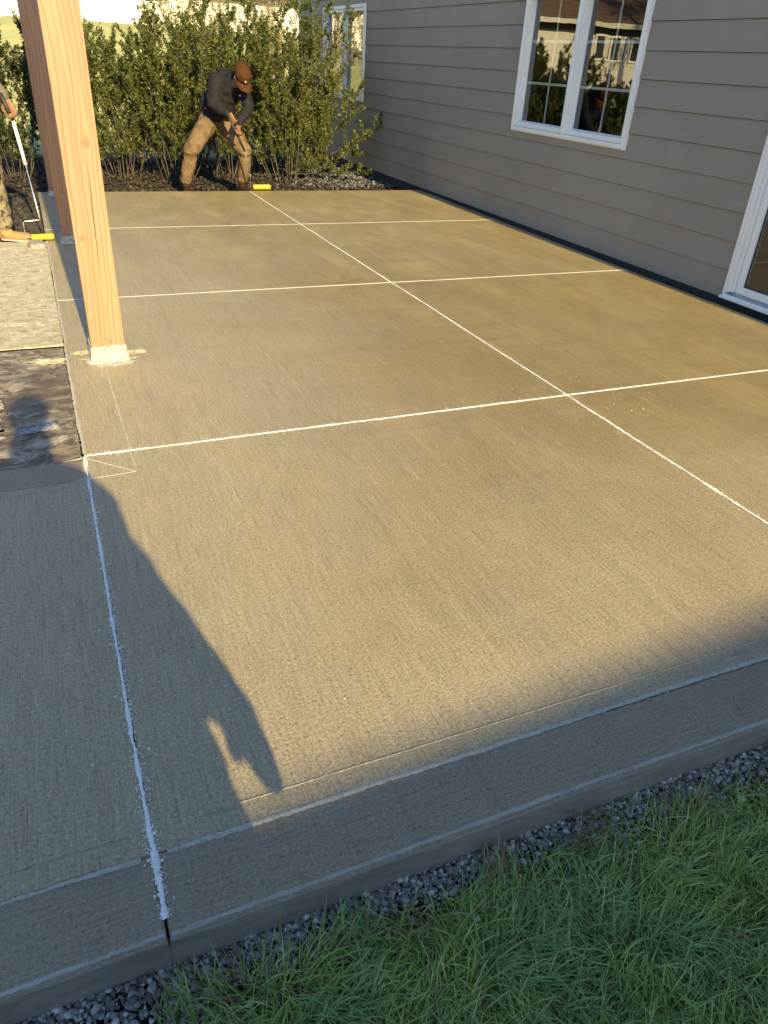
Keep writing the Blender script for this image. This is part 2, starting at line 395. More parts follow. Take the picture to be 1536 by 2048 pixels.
for xj in (0, JX): MB().box(xj - .004, xj + .004, front + (.0015 if xj == 0 else .008), front + .02, -.124, -.022).build('joint_foot', M_side, patio)
rng = np.random.default_rng(7)
def ragged_strip(p0, p1, width, mat, name, z=.0022, amp=.5, step=.004, freq=1.0, specks=0, spread=.02, seed=0, parent=None, th=.0012, blobs=()):
    """a ragged ribbon of powder: solid, a millimetre thick, both edges wandering"""
    r = np.random.default_rng(seed); p0 = np.array(p0, float); p1 = np.array(p1, float)
    L = np.linalg.norm(p1 - p0); n = max(8, int(L / step)); d = (p1 - p0) / L; nrm = np.array([-d[1], d[0]])
    tt = np.linspace(0, 1, n)
    def wob(k):
        w = np.interp(tt, np.linspace(0, 1, max(3, int(L / .15))), r.normal(0, .35, max(3, int(L / .15))))
        w += np.interp(tt, np.linspace(0, 1, max(3, int(L / .03))), r.normal(0, .35, max(3, int(L / .03))))
        w += r.normal(0, .33, n); return w
    bl = np.zeros(n)
    for b, s, a in blobs: bl += a * np.exp(-((tt * L - b) / s) ** 2)
    wl_ = width * .5 * np.clip(1 + amp * wob(0) + bl, .12, 6); wr = width * .5 * np.clip(1 + amp * wob(1) + bl, .12, 6)
    mid = np.interp(tt, np.linspace(0, 1, max(3, int(L / .4))), r.normal(0, width * .14, max(3, int(L / .4))))
    base = p0 + tt[:, None] * (p1 - p0) + nrm * mid[:, None]
    A = base + nrm * wl_[:, None]; B = base - nrm * wr[:, None]; Cc = base
    V = []; 
    for arr, zz in ((A, z - th), (base + nrm * (wl_ * .6)[:, None], z), (Cc, z + .0004), (base - nrm * (wr * .6)[:, None], z), (B, z - th)):
        V.append(np.c_[arr, np.full(n, zz) + (r.normal(0, .0003, n) if zz > z - th / 2 else 0)])
    V = np.stack(V, 1).reshape(-1, 3); F = []
    i = np.arange(n - 1)
    for k in range(4):
        F.append(np.stack([i * 5 + k, i * 5 + k + 1, (i + 1) * 5 + k + 1, (i + 1) * 5 + k], -1))
    F = np.concatenate(F)[:, ::-1]
    if specks:
        t0 = r.random(specks); off = r.normal(0, spread, specks); c = p0 + t0[:, None] * (p1 - p0) + nrm * off[:, None]
        s = r.uniform(.0008, .0028, specks) * np.where(r.random(specks) < .06, 2.4, 1)
        an = r.random(specks) * 6.28
        q = []
        for k in range(4):
            a = an + k * 1.571 + r.normal(0, .3, specks)
            q.append(np.c_[c[:, 0] + np.cos(a) * s * r.uniform(.5, 1.3, specks), c[:, 1] + np.sin(a) * s, np.full(specks, z - th + .0012)])
        Q = np.stack(q, 1).reshape(-1, 3); b0 = len(V)
        V = np.concatenate([V, Q]); F = np.concatenate([F, (np.arange(specks)[:, None] * 4 + np.arange(4)) + b0])
    o = link(name, npmesh(name, V, F), mat, parent if parent is not None else patio)
    return o
cut = lambda a, b, w, s, **k: ragged_strip(a, b, w, M_dust, 'cut_powder', seed=s, **k)
cut((0, .985), (0, 3.255), .0095, 1, amp=.55, specks=2600, spread=.009, blobs=((.015, .015, .9), (.14, .05, .8), (.27, .05, .4), (.42, .02, .6), (.62, .03, .5), (1.05, .03, .5), (1.5, .05, .3), (2.0, .05, .6), (2.2, .04, 1.)))
cut((0, 3.262), (JX, 3.268), .0165, 2, amp=.45, specks=1500, spread=.016, blobs=((.15, .1, .5), (2.2, .15, .3)))
cut((JX, 3.268), (5.10, 3.262), .017, 3, amp=.4, specks=900, spread=.016)
cut((JX, .96), (JX, 3.26), .014, 4, amp=.55, specks=900, spread=.02, blobs=((1.15, .05, .7), (.7, .08, .6)))
cut((JX, 3.27), (JX, 5.83), .0125, 5, amp=.4, specks=900, spread=.02)
cut((JX, 5.83), (JX, 8.38), .0125, 6, amp=.35, specks=400, spread=.02)
cut((JX, 8.38), (JX, 10.64), .012, 7, amp=.35, specks=200, spread=.02)
cut((.0, 5.83), (JX, 5.83), .0125, 8, amp=.4, specks=600, spread=.02)
cut((JX, 5.83), (5.14, 5.83), .013, 9, amp=.4, specks=500, spread=.02)
cut((.0, 8.38), (JX, 8.38), .010, 10, amp=.55, specks=300, spread=.02)
cut((JX, 8.38), (5.16, 8.38), .0085, 11, amp=.5, specks=200, spread=.02)
# trowelled ridges of the picture-frame border
rd = lambda a, b, w, s, mt=None, **k: ragged_strip(a, b, w, mt or M_ridge, 'trowel_ridge', seed=s, z=.0018, **k)
rd((.03, 1.145), (2.62, 1.162), .014, 21, amp=.4, specks=300, spread=.012)
rd((2.66, 1.162), (5.05, 1.17), .0105, 22, amp=.4)
rd((-4.1, 1.15), (-.03, 1.146), .011, 23, amp=.5)
rd((.1, 1.215), (2.6, 1.235), .0035, 24, M_faint, amp=.9, specks=500, spread=.006)
rd((-2., 1.22), (-.05, 1.22), .003, 25, M_faint, amp=.9, specks=200, spread=.006)
rd((.20, 3.255), (.199, 4.40), .0085, 26, amp=.55, specks=300, spread=.01)
rd((.205, 3.05), (.20, 3.25), .008, 27, amp=.4)
rd((.012, 3.235), (.20, 3.052), .0095, 28, amp=.3)
rd((-.05, 3.037), (.204, 3.048), .009, 29, amp=.3)
rd((-3, 3.02), (-.12, 3.036), .0055, 30, M_faint, amp=.9, specks=400, spread=.012)
rd((-3, 2.93), (-.04, 2.985), .007, 31, M_faint, amp=.9, specks=400, spread=.012)
rd((-.0, 3.25), (-.09, 3.225), .008, 32, amp=.6)
rd((.275, 3.17), (.273, 4.35), .0032, 33, M_faint, amp=.8, specks=300, spread=.008)
rd((.0, 3.28), (.0, 4.86), .014, 34, amp=.6, specks=600, spread=.012)
rd((.004, 4.86), (.004, 7.9), .012, 35, amp=.5, specks=200, spread=.012)
# edger-finished margin along the front arris and along the wall edge
ragged_strip((-4.1, front + .013), (-.006, front + .0145), .011, M_edge, 'edge_margin', z=.0011, amp=.5, seed=40, th=.0008)
ragged_strip((.006, front + .0145), (2.62, front + .016), .011, M_edge, 'edge_margin', z=.0011, amp=.5, seed=47, th=.0008)
ragged_strip((2.66, front + .024), (5.1, front + .026), .011, M_edge, 'edge_margin', z=.0011, amp=.5, seed=41, th=.0008)
# loose scuffs of powder on the slab
def scuffs(name, n, x0, x1, y0, y1, smin, smax, seed, mat, parent=None, z=.0009, elong=1.6):
    r = np.random.default_rng(seed); V = []; F = []; k = 7
    for i in range(n):
        cx, cy = r.uniform(x0, x1), r.uniform(y0, y1); s = r.uniform(smin, smax); a0 = r.uniform(0, 3.14); el = r.uniform(1, elong)
        b = len(V)
        for j in range(k):
            a = j * 2 * math.pi / k; rr = s * r.uniform(.35, 1.1)
            x, y = math.cos(a) * rr * el, math.sin(a) * rr
            V.append((cx + x * math.cos(a0) - y * math.sin(a0), cy + x * math.sin(a0) + y * math.cos(a0), z))
        F.append(tuple(range(b, b + k)))
    o = link(name, pymesh(name, V, F), mat, parent if parent is not None else patio); o['kind'] = 'stuff'; return o
scuffs('powder_specks', 420, .1, 5.0, 1.3, 6.5, .0006, .0030, 50, M_dust)
scuffs('powder_specks', 60, 2.3, 3.2, 2.9, 3.6, .0015, .006, 51, M_dust)
scuffs('powder_specks', 12, -.6, .3, 1.2, 2.6, .0015, .0045, 52, M_dust, elong=2.5)
scuffs('grit_specks', 240, -.6, 4.5, 1.0, 4.5, .0008, .0032, 53, M_soil, z=.0012)

# ------------------------------------------------------------------ gravel, soil patch, old slab
def rocks(name, n, sampler, smin, smax, seed, mat, label, zfn=None, flat=.75, kind='stuff'):
    bm = bmesh.new(); bmesh.ops.create_icosphere(bm, subdivisions=1, radius=1)
    bv = np.array([v.co[:] for v in bm.verts]); bf = np.array([[v.index for v in f.verts] for f in bm.faces]); bm.free()
    r = np.random.default_rng(seed); P = sampler(r, n); n = len(P)
    s = smin * (smax / smin) ** (r.random(n) ** 1.3)
    S = s[:, None] * r.uniform(.65, 1.25, (n, 3)) * np.array([1, 1, flat])
    q = r.normal(size=(n, 4)); q /= np.linalg.norm(q, axis=1)[:, None]
    w, x, y, z = q.T
    Rm = np.stack([np.stack([1 - 2 * (y * y + z * z), 2 * (x * y - z * w), 2 * (x * z + y * w)], -1), np.stack([2 * (x * y + z * w), 1 - 2 * (x * x + z * z), 2 * (y * z - x * w)], -1), np.stack([2 * (x * z - y * w), 2 * (y * z + x * w), 1 - 2 * (x * x + y * y)], -1)], 1)
    vv = bv[None] * (1 + r.uniform(-.34, .28, (n, len(bv), 1))) * S[:, None, :]
    vv = np.einsum('nij,nkj->nki', Rm, vv); vv[:, :, 2] *= .85
    vv += P[:, None, :]; vv[:, :, 2] += s[:, None] * .35
    F = (bf[None] + (np.arange(n) * len(bv))[:, None, None]).reshape(-1, 3)
    o = link(name, npmesh(name, vv.reshape(-1, 3), F), mat)
    return tag(o, label, kind=kind)
def stone_mat(name, a, b):
    t = NT(name, .85, .3); g = t.node('ShaderNodeNewGeometry')
    c = t.ramp(g.outputs['Random Per Island'], [(0., a), (.8, b), (1., tuple(x * 1.5 for x in b))])
    c = t.mix(.5, c, t.mix(1., c, t.ramp(t.noise(t.pos(), 120, 4), [(.3, .5), (.7, 1.4)]), 'MULTIPLY'))
    return t.set(c, None, t.bump(t.noise(t.pos(), 140, 4), .6, .003))
M_gravel = stone_mat('crushed_gravel', (.12, .115, .10), (.40, .39, .36))
M_mulch = stone_mat('dark_mulch', (.012, .010, .008), (.050, .040, .031))
M_bluegravel = stone_mat('blue_grey_gravel', (.035, .037, .042), (.115, .12, .135))
rocks('gravel', 15000, lambda r, n: np.c_[r.uniform(-1.6, 3.2, n), .935 - np.abs(r.normal(0, .055, n)), -.106 + r.random(n) * .014], .002, .0115, 3, M_gravel,
      'crushed grey gravel lying between the slab edge and the grass')
def behind(r, n):
    return np.c_[r.uniform(-1.5, 5.2, n), 10.72 + r.random(n) ** 1.2 * 4.2, -.125 + r.random(n) * .03]
rocks('mulch', 9000, behind, .010, .038, 4, M_mulch, 'dark bark mulch and clods under the shrubs', flat=.5)
def bluish(r, n):
    x = r.uniform(3.1, 5.25, n); y = r.uniform(11.6, 17, n); k = (x - 3.1) / 2.1 + r.normal(0, .2, n) > .45
    return np.c_[x, y, -.105 + r.random(n) * .02][k]
rocks('landscape_gravel', 5200, bluish, .012, .032, 5, M_bluegravel, 'blue grey landscape gravel along the foot of the siding wall')
rocks('mulch', 3500, lambda r, n: np.c_[r.uniform(-3.0, -.02, n), r.uniform(7.9, 10.8, n), -.06 + r.random(n) * .03], .008, .03, 6, M_mulch, 'dark soil clods left of the slab beside the posts')
rocks('gravel', 3200, lambda r, n: np.c_[r.uniform(5.14, 5.26, n), r.uniform(1.2, 10.8, n), -.06 + r.random(n) * .02], .004, .013, 8, M_mulch, 'dark gravel in the gap between slab and siding wall')

# packed soil under left side
MB().box(-6, -.012, 3.23, 10.9, -.13, -.045).build('soil_bed', M_soil, None)
tag(bpy.data.objects['soil_bed'], 'dark soil left of the patio', kind='structure')
# old crusted slab, sunlit and pale
t = NT('crusted_old_concrete', .9, .2); p = t.pos()
n1 = t.noise(p, 13, 9, .82, .5); n2 = t.noise(t.map(p, (2., 5.5, 1), rot=(0, 0, .3)), 5, 6, .7, .6)
c = t.ramp(n1, [(.34, (.20, .165, .10)), (.44, (.46, .41, .29)), (.56, (.60, .56, .44)), (.7, (.70, .67, .57))])
c = t.mix(t.ramp(n2, [(.36, .6), (.52, 0.)]), c, (.36, .31, .19))
pits = t.ramp(t.vor(p, 48), [(.10, 1.), (.2, 0.)])
c = t.mix(t.math('MULTIPLY', pits, .6), c, (.13, .105, .06))
M_crust = t.set(c, None, t.bump(n1, 1., .012, t.bump(n2, .6, .02)))
v = []; f = []
nxp, nyp = 90, 150
xx = np.linspace(-3.2, -.006, nxp); yv = np.linspace(4.84, 7.93, nyp)
A, B = np.meshgrid(xx, yv)
Zc = np.array([[noise.fractal(Vector((a * 9, b * 9, 2.)), 1.0, 2.1, 5) for a in xx] for b in yv]) * .003 + np.array([[noise.noise(Vector((a * 40, b * 40, 2.))) for a in xx] for b in yv]) * .002 - .012
edge = np.minimum(np.minimum(B - 4.84, 7.93 - B), 1.); Zc = np.where(edge < .004, -.0150, Zc)
B2 = B + np.where(edge < .004, 0, 0) + .02 * np.sin(A * 9) * (B > 7.8) * 1.0
V = np.stack([A, B2, Zc], -1).reshape(-1, 3); idx = np.arange(nxp * nyp).reshape(nyp, nxp)
F = np.stack([idx[:-1, :-1], idx[:-1, 1:], idx[1:, 1:], idx[1:, :-1]], -1).reshape(-1, 4)
V[:nxp, 1] = V[nxp:2 * nxp, 1] - .001
tag(link('old_slab', npmesh('old_slab', V, F, True), M_crust), 'pale crusted old concrete strip in full sun left of the posts', kind='structure')
# dark plastic / wet mud patch with cement smears
t = NT('mud_and_torn_plastic', .5, .5); p = t.pos()
n1 = t.noise(t.map(p, (2.6, 3.4, 1), rot=(0, 0, -.35)), 3.6, 10, .78, .5); n2 = t.noise(p, 1.7, 5, .6, .8)
c = t.ramp(n1, [(.36, (.07, .052, .04)), (.45, (.15, .12, .085)), (.51, (.24, .195, .145)), (.57, (.42, .37, .29)), (.72, (.60, .55, .46))])
c = t.mix(t.ramp(n2, [(.45, 0.), (.62, .85)]), c, (.085, .062, .038))
M_mud = t.set(c, t.ramp(n2, [(.4, .75), (.65, .3)]), t.bump(n1, .9, .02))
nxp, nyp = 90, 60
xx = np.linspace(-3.2, -.012, nxp); yv = np.linspace(3.232, 4.835, nyp); A, B = np.meshgrid(xx, yv)
Zc = np.array([[noise.fractal(Vector((a * 4, b * 6, 5.)), 1.0, 2.1, 5) for a in xx] for b in yv]) * .006 - .0165
V = np.stack([A, B, Zc], -1).reshape(-1, 3); idx = np.arange(nxp * nyp).reshape(nyp, nxp)
F = np.stack([idx[:-1, :-1], idx[:-1, 1:], idx[1:, 1:], idx[1:, :-1]], -1).reshape(-1, 4)
tag(link('mud_ground', npmesh('mud_ground', V, F, True), M_mud), 'wet muddy ground smeared with cement left of the first post', kind='structure')
rocks('mud_clods', 420, lambda r, n: np.c_[r.uniform(-1.6, -.02, n), 3.26 + r.random(n) * 1.55, -.024 + r.random(n) * .004], .003, .010, 9, M_soil, 'small muddy clods and cement crumbs beside the first post', flat=.5)
rocks('crust_crumbs', 260, lambda r, n: np.c_[r.uniform(-1.6, -.01, n), 4.9 + r.random(n) * 2.9, -.014 + r.random(n) * .003], .003, .011, 10, M_crust, 'pale crumbs lying on the crusted old concrete', flat=.5)
# torn plastic scrap lying in the shadow
r = random.Random(5); v = []; f = []
nn = 14
for i in range(nn):
    u = i / (nn - 1); w = .028 * math.sin(math.pi * u) ** .8 * (1 + r.uniform(-.7, .7)) + .001
    v += [(-.265 + .175 * u, 3.625 + .03 * u + w * .6, -.008 + r.uniform(0, .008)), (-.265 + .175 * u, 3.635 + .03 * u, .008 + r.uniform(0, .008)), (-.265 + .175 * u, 3.60 + .03 * u - w * .35, -.01)]
for i in range(nn - 1):
    for k in (0, 1): f.append((i * 3 + k, i * 3 + k + 1, i * 3 + 4 + k, i * 3 + 3 + k))
M_plastic = simple('torn_plastic', (.26, .26, .27), .25, .5, 60, .6, 60)
o = link('plastic_scrap', pymesh('plastic_scrap', v, f, True), M_plastic)
tag(o, 'small torn scrap of clear plastic on the wet mud', 'plastic scrap')
# white crust on the far left of the mud
rg = scuffs('cement_crust', 40, -.42, -.345, 3.55, 4.1, .012, .035, 61, M_ridge, parent=bpy.data.objects['mud_ground'], z=-.006)

# ------------------------------------------------------------------ posts
def bevel_box(mb, name, mat, parent, b=.004, seg=2): return mb.build(name, mat, parent, bevel=b, seg=seg)
def make_post(x0, y0, mat, label, wrap_h, top=3.3):
    w = .184; cx, cy = x0 + w / 2, y0 + w / 2
    e = empty('timber_post', (cx, cy, 0), label, 'post', 'timber posts in a row along the patio edge')
    me = MB().box(-w / 2, w / 2, -w / 2, w / 2, .012, top).build('post_timber', mat, None, bevel=.006, seg=2)
    me.parent = e
    # ragged plaster-like wrap round the foot
    v = []; f = []; k = 48; lev = [0, .25, .5, .75, .92, 1.]
    rr = random.Random(int(y0 * 10))
    for li, l in enumerate(lev):
        for j in range(k):
            a = j / k * 4; s = int(a); q = a - s; h = w / 2 + .006 + rr.uniform(-.0015, .003) + (.010 * (1 - l) ** 3) - (.005 if l == 1. else 0)
            p = [(-h + 2 * h * q, -h), (h, -h + 2 * h * q), (h - 2 * h * q, h), (-h, h - 2 * h * q)][s]
            zt = wrap_h * l + (rr.uniform(-.010, .007) if l > .9 else 0) + .001
            v.append((p[0], p[1], zt))
    for li in range(len(lev) - 1):
        for j in range(k): f.append((li * k + j, li * k + (j + 1) % k, (li + 1) * k + (j + 1) % k, (li + 1) * k + j))
    o = link('foot_wrap', pymesh('foot_wrap', v, f), M_wrap); o.parent = e
    return e
p1 = make_post(.141, 4.47, M_post1, 'nearest sunlit fir post with a knot and a long crack', .095)
p2 = make_post(.135, 7.70, M_post2, 'reddish timber post half hidden behind the nearest sunlit post', .075)
p3 = make_post(.125, 10.42, M_post2, 'farthest timber post at the slab corner, behind the other two', .05)
# slurry splashed round the first post foot
def splat(name, cx, cy, rx, ry, seed, mat, parent=None, z=.003, k=90, rough=.5):
    r = random.Random(seed); v = [(cx, cy, z + .002)]; f = []
    for ring, s in enumerate((.45, .75, 1.)):
        for j in range(k):
            a = 2 * math.pi * j / k
            n = 1 + rough * noise.noise(Vector((math.cos(a) * 3 + seed, math.sin(a) * 3, 0))) + rough * .6 * noise.noise(Vector((math.cos(a) * 11, math.sin(a) * 11, seed))) + r.uniform(-.08, .08) * rough
            if ring < 2: n = 1 + (n - 1) * s
            v.append((cx + math.cos(a) * rx * s * n, cy + math.sin(a) * ry * s * n, z - (.0025 if ring == 2 else 0) + (r.uniform(0, .002) if ring < 2 else 0)))
    for j in range(k): f.append((0, 1 + j, 1 + (j + 1) % k))
    for ring in range(2):
        for j in range(k):
            a = 1 + ring * k; f.append((a + j, a + k + j, a + k + (j + 1) % k, a + (j + 1) % k))
    return link(name, pymesh(name, v, f), mat, parent if parent is not None else patio)
splat('slurry_splash', .235, 4.49, .135, .115, 3, M_wrap)
splat('slurry_splash', .385, 4.61, .07, .04, 9, M_faint, z=.0026, rough=.9)
splat('slurry_splash', .085, 4.67, .04, .04, 12, M_faint, z=.0026, rough=.9)
splat('slurry_splash', -.09, 4.60, .09, .05, 14, M_crust, bpy.data.objects['mud_ground'], z=-.012, rough=1.)

# ------------------------------------------------------------------ house on the right
WX = 5.275
house = empty('house', (WX, 7, 0), 'house wall in taupe lap siding with white windows along the patio', 'house')
wins = [(6.36, 8.42, 1.005, 2.36), (13.20, 15.23, 1.01, 2.36)]
door = (2.86, 4.71, .045, 2.12)
openings = wins + [door]
Y0, Y1 = -7.5, 16.62
EXP = .2232; ZB = .028; NC = 12
rb = random.Random(11)
def board(y0, y1, zb, zt, openings):
    """one lap board: lower edge stands proud, top stops short of the next, baring the dark core; notched round openings"""
    ysp = {y0, y1}; zsp = {zb, zt}
    for a, b, c, d in openings:
        for q in (a, b):
            if y0 < q < y1: ysp.add(q)
        for q in (c, d):
            if zb < q < zt: zsp.add(q)
    ysp = sorted(ysp); zsp = sorted(zsp); mb = MB()
    fx = lambda z: WX - .019 + .013 * (z - zb) / (zt - zb)
    for ya, yb_ in zip(ysp[:-1], ysp[1:]):
        for za, zb2 in zip(zsp[:-1], zsp[1:]):
            my, mz = (ya + yb_) / 2, (za + zb2) / 2
            if any(a < my < b and c < mz < d for a, b, c, d in openings): continue
            n = len(mb.v)
            xa, xb = fx(za), fx(zb2); back = WX + .004
            mb.v += [(xa, ya, za), (xa, yb_, za), (xb, yb_, zb2), (xb, ya, zb2), (back, ya, za), (back, yb_, za), (back, yb_, zb2), (back, ya, zb2)]
            for q in ((0, 3, 2, 1), (0, 1, 5, 4), (3, 7, 6, 2), (0, 4, 7, 3), (1, 2, 6, 5)): mb.f.append(tuple(n + i for i in q))
    return mb
joints_seen = {0: [6.16 + .0], 1: [5.10, 7.64], 3: [7.82], 4: [13.31], 2: [9.9], }
for k in range(NC):
    zb = ZB + EXP * k; zt = zb + EXP - .004  # gap shows the near-black core, drawing a shadow line under each lap
    js = [Y0]
    seen = sorted(joints_seen.get(k, []))
    if seen:
        y = seen[0] - 3.66
        while y > Y0 + .5: js.append(y); y -= 3.66
        js += seen; y = seen[-1] + 3.66
    else: y = Y0 + rb.uniform(1., 3.6)
    while y < Y1 - .4: js.append(y); y += 3.66
    js.append(Y1); js = sorted(js)
    for a, b in zip(js[:-1], js[1:]):
        gp_ = .0003 if not seen else .0006
        cuts = [a + gp_]
        for oa, ob, oc, od in sorted(openings):
            if oc <= zb and od >= zt and ob > a and oa < b: cuts += [oa, ob]
        cuts.append(b - gp_)
        for ca, cb in zip(cuts[::2], cuts[1::2]):
            if cb - ca < .01: continue
            mb = board(ca, cb, zb, zt, openings)
            if mb.f: o = mb.build('siding_board', M_siding, house)
# wall core behind the boards, with holes for the openings
core = MB(); ycuts = sorted({Y0, Y1} | {q for o in openings for q in o[:2]}); zcuts = sorted({-.12, .03 + EXP * NC} | {q for o in openings for q in o[2:]})
for ya, yb_ in zip(ycuts[:-1], ycuts[1:]):
    for za, zb2 in zip(zcuts[:-1], zcuts[1:]):
        my, mz = (ya + yb_) / 2, (za + zb2) / 2
        if any(a < my < b and c < mz < d for a, b, c, d in openings): continue
        core.box(WX + .006, WX + .15, ya, yb_, za, zb2)
core.build('wall', M_gap, house)
MB().box(WX - .012, WX + .006, Y0, Y1 - .02, -.12, .026).build('foundation', M_gap, house)
MB().box(WX - .034, WX + .05, Y1 + .002, Y1 + .092, -.06, 2.71).build('corner_board', M_corner, house, bevel=.003)
MB().box(WX + .05, WX + 9, Y1 + .01, Y1 + .06, -.1, 2.71).build('end_wall', M_siding, house)
# dark rooms behind the openings
M_room = simple('dark_room', (.035, .036, .04), .9)
t = NT('vinyl_floor', .4); M_floor = t.set((.10, .085, .07))
for (a, b, c, d) in openings:
    q = MB(); ya, yb_ = a - .8, b + .8
    q.box(WX + 3., WX + 3.05, ya, yb_, -.1, 2.65).box(WX + .16, WX + 3., ya - .05, ya, -.1, 2.65).box(WX + .16, WX + 3., yb_, yb_ + .05, -.1, 2.65).box(WX + .16, WX + 3, ya, yb_, 2.6, 2.65)
    q.build('room', M_room, house); MB().box(WX + .16, WX + 3., ya, yb_, -.05, .03).build('room_floor', M_floor, house)
# roof: low slope away from the patio, hardly any overhang, and a gutterless fascia
M_shingle = simple('brown_shingles', (.16, .105, .075), .9, .3, 12, .8, 40)
MB().poly([(WX - .06, Y0, 2.73), (WX - .06, Y1 + .2, 2.73), (WX + 5, Y1 + .2, 4.6), (WX + 5, Y0, 4.6)]).poly([(WX + 5, Y0, 4.6), (WX + 5, Y1 + .2, 4.6), (WX + 10, Y1 + .2, 2.73), (WX + 10, Y0, 2.73)]).poly([(WX, Y1 + .15, 2.71), (WX + 10, Y1 + .15, 2.71), (WX + 5, Y1 + .15, 4.58)]).build('roof', M_shingle, house)
MB().box(WX - .075, WX - .062, Y0, Y1 + .2, 2.60, 2.74).build('fascia', M_white, house)
MB().box(WX - .06, WX + .1, Y0, Y1 + .2, 2.709, 2.72).build('soffit', M_white, house)

def casement(w, rows=3):
    a, b, c, d = w
    fr = empty('window', (WX, (a + b) / 2, c)); fr.parent = house; fr.matrix_parent_inverse = Matrix.Translation(house.location).inverted()
    def part(mb, name, mat, bevel=.0025):
        o = mb.build(name, mat, None, bevel=bevel); o.parent = fr; o.matrix_parent_inverse = Matrix.Translation(Vector((WX, (a + b) / 2, c))).inverted(); return o
    X0 = WX - .044
    # outer casing, stepped profile
    t_ = .036
    for (ya, yb_, za, zb) in ((a, b, c, c + t_), (a, b, d - t_, d), (a, a + t_, c + t_, d - t_), (b - t_, b, c + t_, d - t_)):
        part(MB().box(X0, WX + .09, ya, yb_, za, zb), 'casing', M_white)
    lip = .012
    for (ya, yb_, za, zb) in ((a - lip, b + lip, c - lip, c - .0005), (a - lip, b + lip, d + .0005, d + lip), (a - lip, a - .0005, c, d), (b + .0005, b + lip, c, d)):
        part(MB().box(WX - .026, WX + .02, ya, yb_, za, zb), 'casing_lip', M_white, .001)
    mid = (a + b) / 2
    part(MB().box(X0 - .004, WX + .09, mid - .020, mid + .020, c + t_ + .0005, d - t_ - .0005), 'mullion', M_white)
    for (sa, sb) in ((a + t_ + .003, mid - .023), (mid + .023, b - t_ - .003)):
        za, zb = c + t_ + .003, d - t_ - .003; s = .045
        for (ya, yb_, z0, z1) in ((sa, sb, za, za + s), (sa, sb, zb - s, zb), (sa, sa + s * .8, za + s, zb - s), (sb - s * .8, sb, za + s, zb - s)):
            part(MB().box(WX - .030, WX + .055, ya, yb_, z0, z1), 'sash', M_white)
        # sloped inner stop so that the glass sits deep
        ia, ib, ic, id_ = sa + s * .8, sb - s * .8, za + s, zb - s
        gx = WX + .040; e = .014
        st = MB()
        st.poly([(WX - .018, ia, ic), (WX - .018, ib, ic), (gx, ib - e, ic + e), (gx, ia + e, ic + e)])
        st.poly([(WX - .018, ia, id_), (gx, ia + e, id_ - e), (gx, ib - e, id_ - e), (WX - .018, ib, id_)])
        st.poly([(WX - .018, ia, ic), (gx, ia + e, ic + e), (gx, ia + e, id_ - e), (WX - .018, ia, id_)])
        st.poly([(WX - .018, ib, ic), (WX - .018, ib, id_), (gx, ib - e, id_ - e), (gx, ib - e, ic + e)])
        part(st, 'glazing_bead', M_white, 0)
        part(MB().box(gx + .002, gx + .005, ia + e * .5, ib - e * .5, ic + e * .5, id_ - e * .5), 'pane', M_glass, 0)
        mm = (ia + ib) / 2
        part(MB().box(gx + .012, gx + .018, mm - .012, mm + .012, ic, id_), 'muntin', M_white, .001)
        for r_ in range(1, rows):
            zz = ic + (id_ - ic) * r_ / rows
            part(MB().box(gx + .0125, gx + .0175, ia, mm - .0125, zz - .012, zz + .012), 'muntin', M_white, .001)
            part(MB().box(gx + .0125, gx + .0175, mm + .0125, ib, zz - .012, zz + .012), 'muntin', M_white, .001)
    return fr
w1_ = casement(wins[0]); w1_['label'] = 'wide double casement window in the middle of the siding'
w2_ = casement(wins[1]); w2_['label'] = 'narrow looking far double window beside the shrubs'

# sliding patio door, only its far jamb and sill corner in view
a, b, c, d = door
dr = empty('patio_door', (WX, (a + b) / 2, c)); dr.parent = house; dr.matrix_parent_inverse = Matrix.Translation(house.location).inverted()
dr['label'] = 'white framed sliding glass door at the near end of the wall'
def dpart(mb, name, mat, bevel=.003):
    o = mb.build(name, mat, None, bevel=bevel); o.parent = dr; o.matrix_parent_inverse = Matrix.Translation(Vector((WX, (a + b) / 2, c))).inverted(); return o
for off, xo, wdt, dep in ((0, -.046, .022, .14), (.022, -.036, .035, .13), (.057, -.018, .03, .11)):
    dpart(MB().box(WX + xo, WX + xo + dep, b - off - wdt, b - off - .0005, c + (.0 if off == 0 else .045), d - off), 'jamb', M_white)
    dpart(MB().box(WX + xo, WX + xo + dep, a + off + .0005, a + off + wdt, c + (.0 if off == 0 else .045), d - off), 'jamb', M_white)
dpart(MB().box(WX - .05, WX + .1, a + .0225, b - .0225, c - .001, c + .022), 'sill', M_white)
dpart(MB().box(WX - .065, WX - .0505, a - .01, b + .01, c - .012, c + .012), 'sill_nose', M_white)
M_threshold = simple('grimy_threshold', (.30, .31, .33), .6, .35, 30, .3)
dpart(MB().box(WX - .02, WX + .1, a + .087, b - .087, c + .0225, c + .043), 'threshold', M_threshold, .002)
dpart(MB().box(WX - .046, WX + .1, a + .0225, b - .0225, d - .04, d - .001), 'head', M_white)
s0, s1 = a + .09, b - .09; zz0, zz1 = c + .0445, d - .045
for (ya, yb_, z0, z1) in ((s0, s1, zz0, zz0 + .06), (s0, s1, zz1 - .06, zz1), (s0, s0 + .06, zz0 + .06, zz1 - .06), (s1 - .06, s1, zz0 + .06, zz1 - .06), ((s0 + s1) / 2 - .03, (s0 + s1) / 2 + .03, zz0 + .06, zz1 - .06)):
    dpart(MB().box(WX + .0, WX + .055, ya, yb_, z0, z1), 'sash', M_white)
